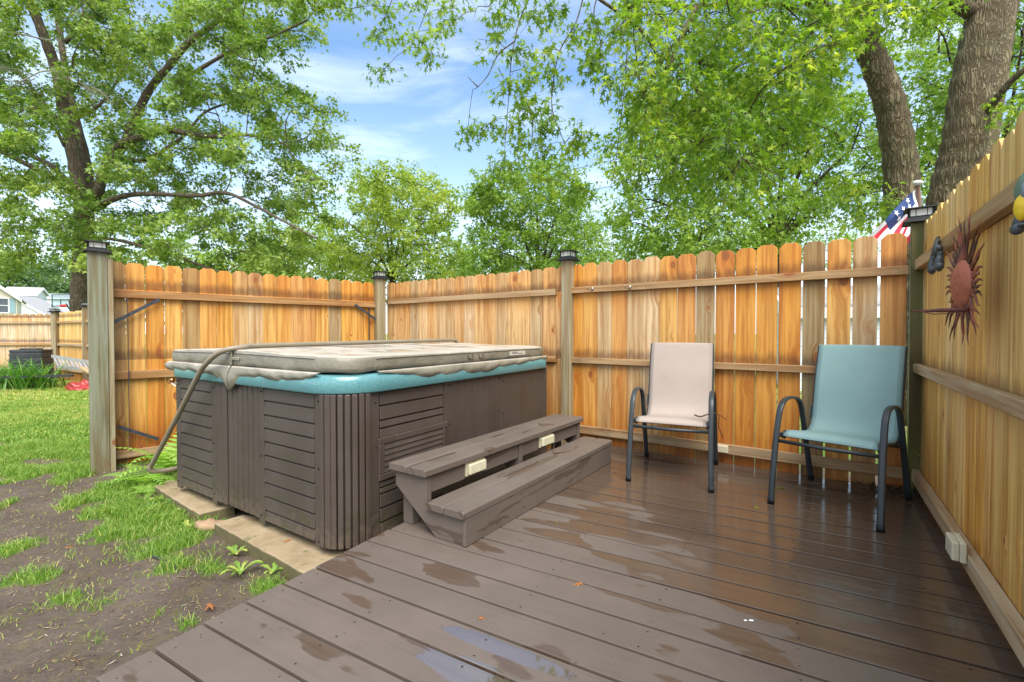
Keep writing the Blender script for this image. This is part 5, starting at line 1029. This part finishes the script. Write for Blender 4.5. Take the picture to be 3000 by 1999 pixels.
for (x0, x1, y0, y1, n, h0, h1, w, thr) in ((-4.2, -.6, 1.0, 3.0, 105000, .025, .07, .0035, .45), (-5.5, -1.0, 3.0, 5.2, 120000, .03, .08, .005, .45), (-9, -3, 5.2, 8.5, 90000, .03, .07, .010, .3), (-15, -5, 8.5, 12.4, 70000, .03, .07, .018, .2)):
    X = rg3.uniform(x0, x1, n); Y = rg3.uniform(y0, y1, n); g = grassm(X, Y); k = inview(X, Y) & nottub(X, Y) & (rg3.random(n) < np.clip((g - thr) * 1.5, 0, 1) + .03 * (g > .08) + .004); X, Y, g = X[k], Y[k], g[k]
    tuft = vnoise(X * 9 + 3, Y * 9); h = (h0 + (h1 - h0) * rg3.random(len(X)) * (.5 + tuft)) * np.clip(g, .45, 1)
    far = np.clip((Y - 4.5) / 4, 0, 1); yl = vnoise(X * 1.6, Y * 1.6) * .55 * far + (g < .65) * .22 + .05
    V, F, rn = blades('', X, Y, gz(X, Y) - .004, h, w, rg3, .9, .30, .22); rn = np.clip(rn + np.repeat(yl, 5), 0, 1)
    Vs.append(V); Fs.append(F + off); Rs.append(rn); off += len(V)
gr = tri_mesh('grass', np.concatenate(Vs), np.concatenate(Fs), np.concatenate(Rs), L_GRASS); tag(gr, 'short patchy green grass', 'grass', kind='stuff')
# litter: dead straw and leaf bits on the soil
n = 4200; X = rg3.uniform(-4, -.7, n); Y = rg3.uniform(1.1, 4.2, n); k = inview(X, Y) & nottub(X, Y); X, Y = X[k], Y[k]; n = len(X)
a = rg3.uniform(0, 6.28, n); L = rg3.uniform(.003, .02, n); w = rg3.uniform(.001, .003, n); Zb = gz(X, Y) + .004
V = np.stack([np.stack([X + np.cos(a) * L * s + -np.sin(a) * w * t, Y + np.sin(a) * L * s + np.cos(a) * w * t, Zb + .003 * (s > 0)], -1) for s, t in ((-1, 0), (0, -1), (1, 0), (0, 1))], 1).reshape(-1, 3)
F = (np.array([(0, 1, 2), (0, 2, 3)])[None] + (np.arange(n) * 4)[:, None, None]).reshape(-1, 3)
li = tri_mesh('leaf_litter', V, F, np.repeat(rg3.random(n), 4), leafmat('dry_litter', [(0, (.12, .08, .04)), (.5, (.26, .18, .09)), (.9, (.36, .28, .15)), (1, (.42, .40, .34))], .1, .7)); tag(li, 'dry straw and leaf scraps scattered on the soil', 'leaf litter', kind='stuff')
n = 1500; X = rg3.uniform(-3.6, -.75, n); Y = rg3.uniform(1.15, 4.0, n); k = inview(X, Y) & nottub(X, Y) & (grassm(X, Y) < .5); X, Y = X[k], Y[k]
mb = MB(); rq = random.Random(31)
for x_, y_, z_ in zip(X, Y, gz(X, Y)):
    r_ = rq.uniform(.0015, .006) * (1.6 if rq.random() < .06 else 1); mb.ball((x_, y_, z_ + r_ * .3), (r_, r_ * rq.uniform(.6, 1), r_ * .6), nu=5, nv=3, rn=rq.random())
M_CR = Mt('soil_crumbs'); M_CR = M_CR.bsdf(M_CR.ramp(M_CR.attr('rn').outputs['Fac'], [(0, (.05, .036, .027)), (.7, (.11, .085, .066)), (.93, (.20, .17, .14)), (1, (.42, .40, .36))]), .9, .2)
tag(mb.build('soil_crumbs', M_CR), 'soil crumbs and tiny pebbles on the bare ground', 'soil crumbs', kind='stuff')
# ferns
def frond(mb, p, az_, L, el0, droop):
    d0 = Vector((math.cos(az_), math.sin(az_), 0)); pts = []; q = Vector(p); e = el0
    for i in range(15): pts.append(q.copy()); q = q + (d0 * math.cos(e) + Z3 * math.sin(e)) * L / 14; e -= droop / 14
    mb.sweep(pts, .0015, .0015, n=4, rn=.3); side = Vector((-d0.y, d0.x, 0))
    for i in range(2, 15):
        for k in (0,):
            if i + k > 14: continue
            c = pts[i].lerp(pts[min(i + 1, 14)], k); t = (i + k) / 14; l = L * .27 * math.sin(math.pi * min(1, t * .85 + .12)) ** .8 * (1.02 - t * .6); tg = (pts[min(i + 1, 14)] - pts[i - 1]).normalized(); rn = random.uniform(.1, .9)
            for s in (-1, 1):
                dd = (side * s + tg * .45 - Z3 * .15).normalized(); w = tg * L * .021; m = c + dd * l * .55; mb.add([c - w * .8, c + w * .8, m + w, m - w, c + dd * l], [(0, 1, 2, 3), (3, 2, 4)], None, rn)
def fern(px, py, n, L, label, seed, z=GZ, e0=(.7, 1.2)):
    rd = random.Random(seed); p = gnd(px, py, z); r = empty('fern', p, label, 'fern', 'ferns by the gate bay')
    for i in range(n): m = MB(); frond(m, p, 2 * math.pi * i / n + rd.uniform(-.4, .4), L * rd.uniform(.7, 1.1), rd.uniform(*e0), rd.uniform(1.2, 1.9)); m.build('frond', L_FERN, r)
fern(425, 1425, 8, .40, 'bright green fern in front of the gate bay beside the grey post', 3)
fern(500, 1395, 9, .66, 'taller fern squeezed between the gate bay and the hot tub', 5, GZ, (1.0, 1.35))
fern(445, 1450, 6, .24, 'small low fern at the end of the shorter slab', 8)
def weed(px, py, n, L, label, seed, w=.28):
    rd = random.Random(seed); p = gnd(px, py, GZ + .005); m = MB()
    for i in range(n):
        t = 2 * math.pi * i / n + rd.uniform(-.3, .3); d = Vector((math.cos(t), math.sin(t), 0)); s = Vector((-d.y, d.x, 0)); l = L * rd.uniform(.6, 1.1); rn = rd.uniform(.2, .9); N_ = 6; vs = []
        for j in range(N_ + 1):
            k = j / N_; ww = l * w * (.25 + .9 * k) * (1.05 - k ** 3) * (1 + (.35 if j % 2 else -.15)) * .6; c = p + d * l * k + Z3 * (l * .45 * math.sin(k * 2.2)); vs += [c - s * ww, c + Z3 * -.004, c + s * ww]
        m.add(vs, [(3 * j + a_, 3 * j + a_ + 1, 3 * j + a_ + 4, 3 * j + a_ + 3) for j in range(N_) for a_ in (0, 1)], None, rn, 0, True)
    o = m.build('weed', L_GRASS); return tag(o, label, 'weed', 'broadleaf weeds on the soil')
weed(690, 1625, 6, .075, 'round-leaved weed on bare soil beside the long slab', 1, .38); weed(705, 1680, 8, .10, 'jagged dandelion rosette between the slab and the deck edge', 2); weed(800, 1678, 6, .07, 'small weed tucked against the deck edge by the slab end', 3, .36)
weed(550, 1545, 6, .07, 'broad-leaved weed in the thick grass beside the slabs', 4, .4); weed(480, 1470, 9, .09, 'leafy weed under the small fern', 5, .42); weed(540, 1500, 6, .08, 'flat-leaved weed in the grass by the shorter slab', 6, .42)
# daylilies in front of the compost bin
for px, n, lab in ((-30, 150, 'daylily clump cut off by the left edge of the frame'), (50, 190, 'big arching daylily clump before the compost bin'), (110, 130, 'daylily clump spilling right of the compost bin')):
    rd = random.Random(px + 99); p = at(px, 1090, 10.3); m = MB(); p.z = GZ
    for i in range(n):
        t = rd.uniform(0, 6.28); d = Vector((math.cos(t), math.sin(t), 0)); s = Vector((-d.y, d.x, 0)); L = rd.uniform(.4, .95); q = p + Vector((rd.gauss(0, .16), rd.gauss(0, .16), 0)); e = rd.uniform(1.0, 1.45); dr = rd.uniform(1.2, 2.6); rn = rd.random(); vs = []; N_ = 8
        for j in range(N_ + 1): k = j / N_; ww = .011 * (1 - k ** 3) + .001; vs += [q - s * ww, q + s * ww]; q = q + (d * math.cos(e) + Z3 * math.sin(e)) * L / N_; e -= dr / N_ * (k + .3)
        m.add(vs, [(2 * j, 2 * j + 1, 2 * j + 3, 2 * j + 2) for j in range(N_)], None, rn, 0, True)
    tag(m.build('daylily', L_LILY), lab, 'daylily', 'daylilies by the far fence')
m = MB(); m.box(at(-60, 1112, 9.9), at(212, 1104, 10.2) - at(-60, 1112, 9.9), Z3 * .05, (0, .04, 0), .5); tag(m.build('garden_edging', M_BIN), 'low black edging strip between lawn and daylily bed', 'edging')
# ------------------------------------------------------------------ twigs, leaves, scraps
M_TWIG = simple('brown_twig', (.10, .055, .03), .7, .3, 0, .3, 60, .3)
def twig(pts, r, lab, br=()):
    m = MB(); m.sweep(spline(pts, 4), 1, 1, n=6, taper=[r * (1 - .6 * i / ((len(pts) - 1) * 4)) for i in range((len(pts) - 1) * 4 + 1)])
    for q in br: m.sweep(spline(q, 4), r * .55, r * .55, n=5)
    return tag(m.build('twig', M_TWIG), lab, 'twig', 'fallen twigs')
cx_, cy_ = 1.191, 3.405
def seatp(r_, f_, z): fx, fy = -.437, -.899; return Vector((cx_ + fx * f_ - fy * r_ * -1 * -1, cy_ + fy * f_ + fx * r_, z)) 
q0 = seatp(.10, .17, .432)
def yp(x, y, Y): return at(x, y, Y)
twig([yp(2035, 1216, 3.17), yp(2052, 1221, 3.18), yp(2075, 1214, 3.2), yp(2100, 1212, 3.25), yp(2128, 1230, 3.3)], .006, 'brown twig lying across the seat of the pink chair', [[yp(2108, 1218, 3.26), yp(2106, 1250, 3.28), yp(2118, 1284, 3.3)]])
twig([sp_(3.0, -1.80, .341), sp_(2.97, -1.75, .342), sp_(3.02, -1.72, .341), sp_(3.06, -1.70, .341)], .004, 'thin dark twig on the upper step tread')
twig([sp_(2.86, -1.60, .181), sp_(2.90, -1.56, .182), sp_(2.99, -1.53, .181)], .004, 'reddish twig on the lower step tread', [[sp_(2.86, -1.60, .181), sp_(2.90, -1.62, .20), sp_(2.93, -1.63, .22)]])
twig([gnd(1800, 1384, .004), gnd(1812, 1386, .005)], .003, 'short dark twig on the deck beyond the lower step')
twig([gnd(208, 1923, GZ + .012), gnd(224, 1937, GZ + .015), gnd(238, 1949, GZ + .012)], .004, 'bare stick on the soil near the deck corner')
m = MB(); m.sweep(spline([gnd(447, 1631, GZ + .01), gnd(470, 1638, GZ + .012), gnd(495, 1652, GZ + .014), gnd(515, 1667, GZ + .012), gnd(528, 1690, GZ + .006), gnd(540, 1700, GZ + .01)], 4), .006, .004, n=6); tag(m.build('cable_scrap', M_STEEL), 'scrap of grey cable half buried in soil and grass', 'cable')
def fleaf(x, y, z, s, lab, mat=L_NEAR, seed=0, nm='fallen_leaf'):
    p = gnd(x, y, z); a = seed * 1.7; A = np.array([[math.cos(a), math.sin(a), .08]]); V, F, rn = leaves(np.array([[p.x, p.y, p.z + .004]]), A, np.array([[.15, .1, 1.0]]), np.array([s]), np.array([.75]), 0)
    return tag(tri_mesh(nm, V, F, rn, mat), lab, 'leaf', 'fallen leaves on the deck')
L_DRY = leafmat('dry_orange_leaf', [(0, (.28, .10, .03)), (1, (.36, .15, .05))], .2)
fleaf(2296, 1432, .002, .060, 'green leaf on wet boards behind the blue chair leg', seed=1); fleaf(2212, 1484, .002, .040, 'small curled green leaf between the two chairs', seed=3); fleaf(1705, 1709, .002, .055, 'reddish brown seed scrap on the deck in the middle foreground', L_DRY, 2)
fleaf(2387, 1535 - 40, .002, .022, 'tiny orange leaf beside the blue chair front leg', L_DRY, 5); fleaf(1402, 1815, .002, .030, 'thin orange leaf sliver on the dry boards', L_DRY, 4); fleaf(850, 1582, -.148, .05, 'orange dead leaf on the long sandstone slab', L_DRY, 6); fleaf(612, 1770, GZ + .01, .06, 'curled orange leaf on the bare soil', L_DRY, 7); fleaf(190, 1608, GZ + .012, .07, 'dark red leaf on the soil at the left', L_DRY, 8)
fleaf(1634, 1532, .002, .02, 'tiny yellow-green leaf on the boards beside the steps', seed=9)
m = MB(); p = gnd(2201, 1818, .003); m.ball(p, (.009, .005, .002)); m.ball(gnd(2184, 1818, .003), (.006, .004, .002)); tag(m.build('paint_chip', M_TRIM), 'two white paint chips on the wet boards', 'paint chips')
# dead leaves gathered in the fence corner
rg4 = np.random.default_rng(5); n = 260; X = rg4.normal(0, .13, n); Y = rg4.normal(0, .05, n); base = Vector((2.50, 3.02, 0)); P = np.stack([base.x + X * .8 + Y * .6, base.y - X * .6 + Y * .8 - .05, .006 + rg4.random(n) * .02], -1)
ok = (P[:, 0] * .597 + P[:, 1] * .802 < 3.92) & (P[:, 0] * RN.x + P[:, 1] * RN.y < .51); P = P[ok]; n = len(P)
V, F, rn = leaves(P, rg4.normal(0, 1, (n, 3)), rg4.normal(0, .6, (n, 3)) + np.array([0, 0, 1]), rg4.uniform(.015, .035, n), rg4.random(n), 0); tag(tri_mesh('leaf_pile', V, F, rn, leafmat('dead_leaves', [(0, (.03, .022, .012)), (.7, (.08, .05, .025)), (1, (.12, .13, .04))], .1, .7)), 'dark dead leaves gathered in the fence corner', 'leaf litter', kind='stuff')
m = MB()
for pts in (([2675, 1395, 2.98], [2695, 1378, 2.95], [2716, 1366, 2.9]), ([2672, 1320, 2.98], [2692, 1332, 2.95], [2710, 1350, 2.9])): m.sweep([at(*q) for q in pts], .0018, .0018, n=4)
tag(m.build('grass_stem', L_GRASS), 'thin green stems growing up beside the mossy corner post', 'grass stem')
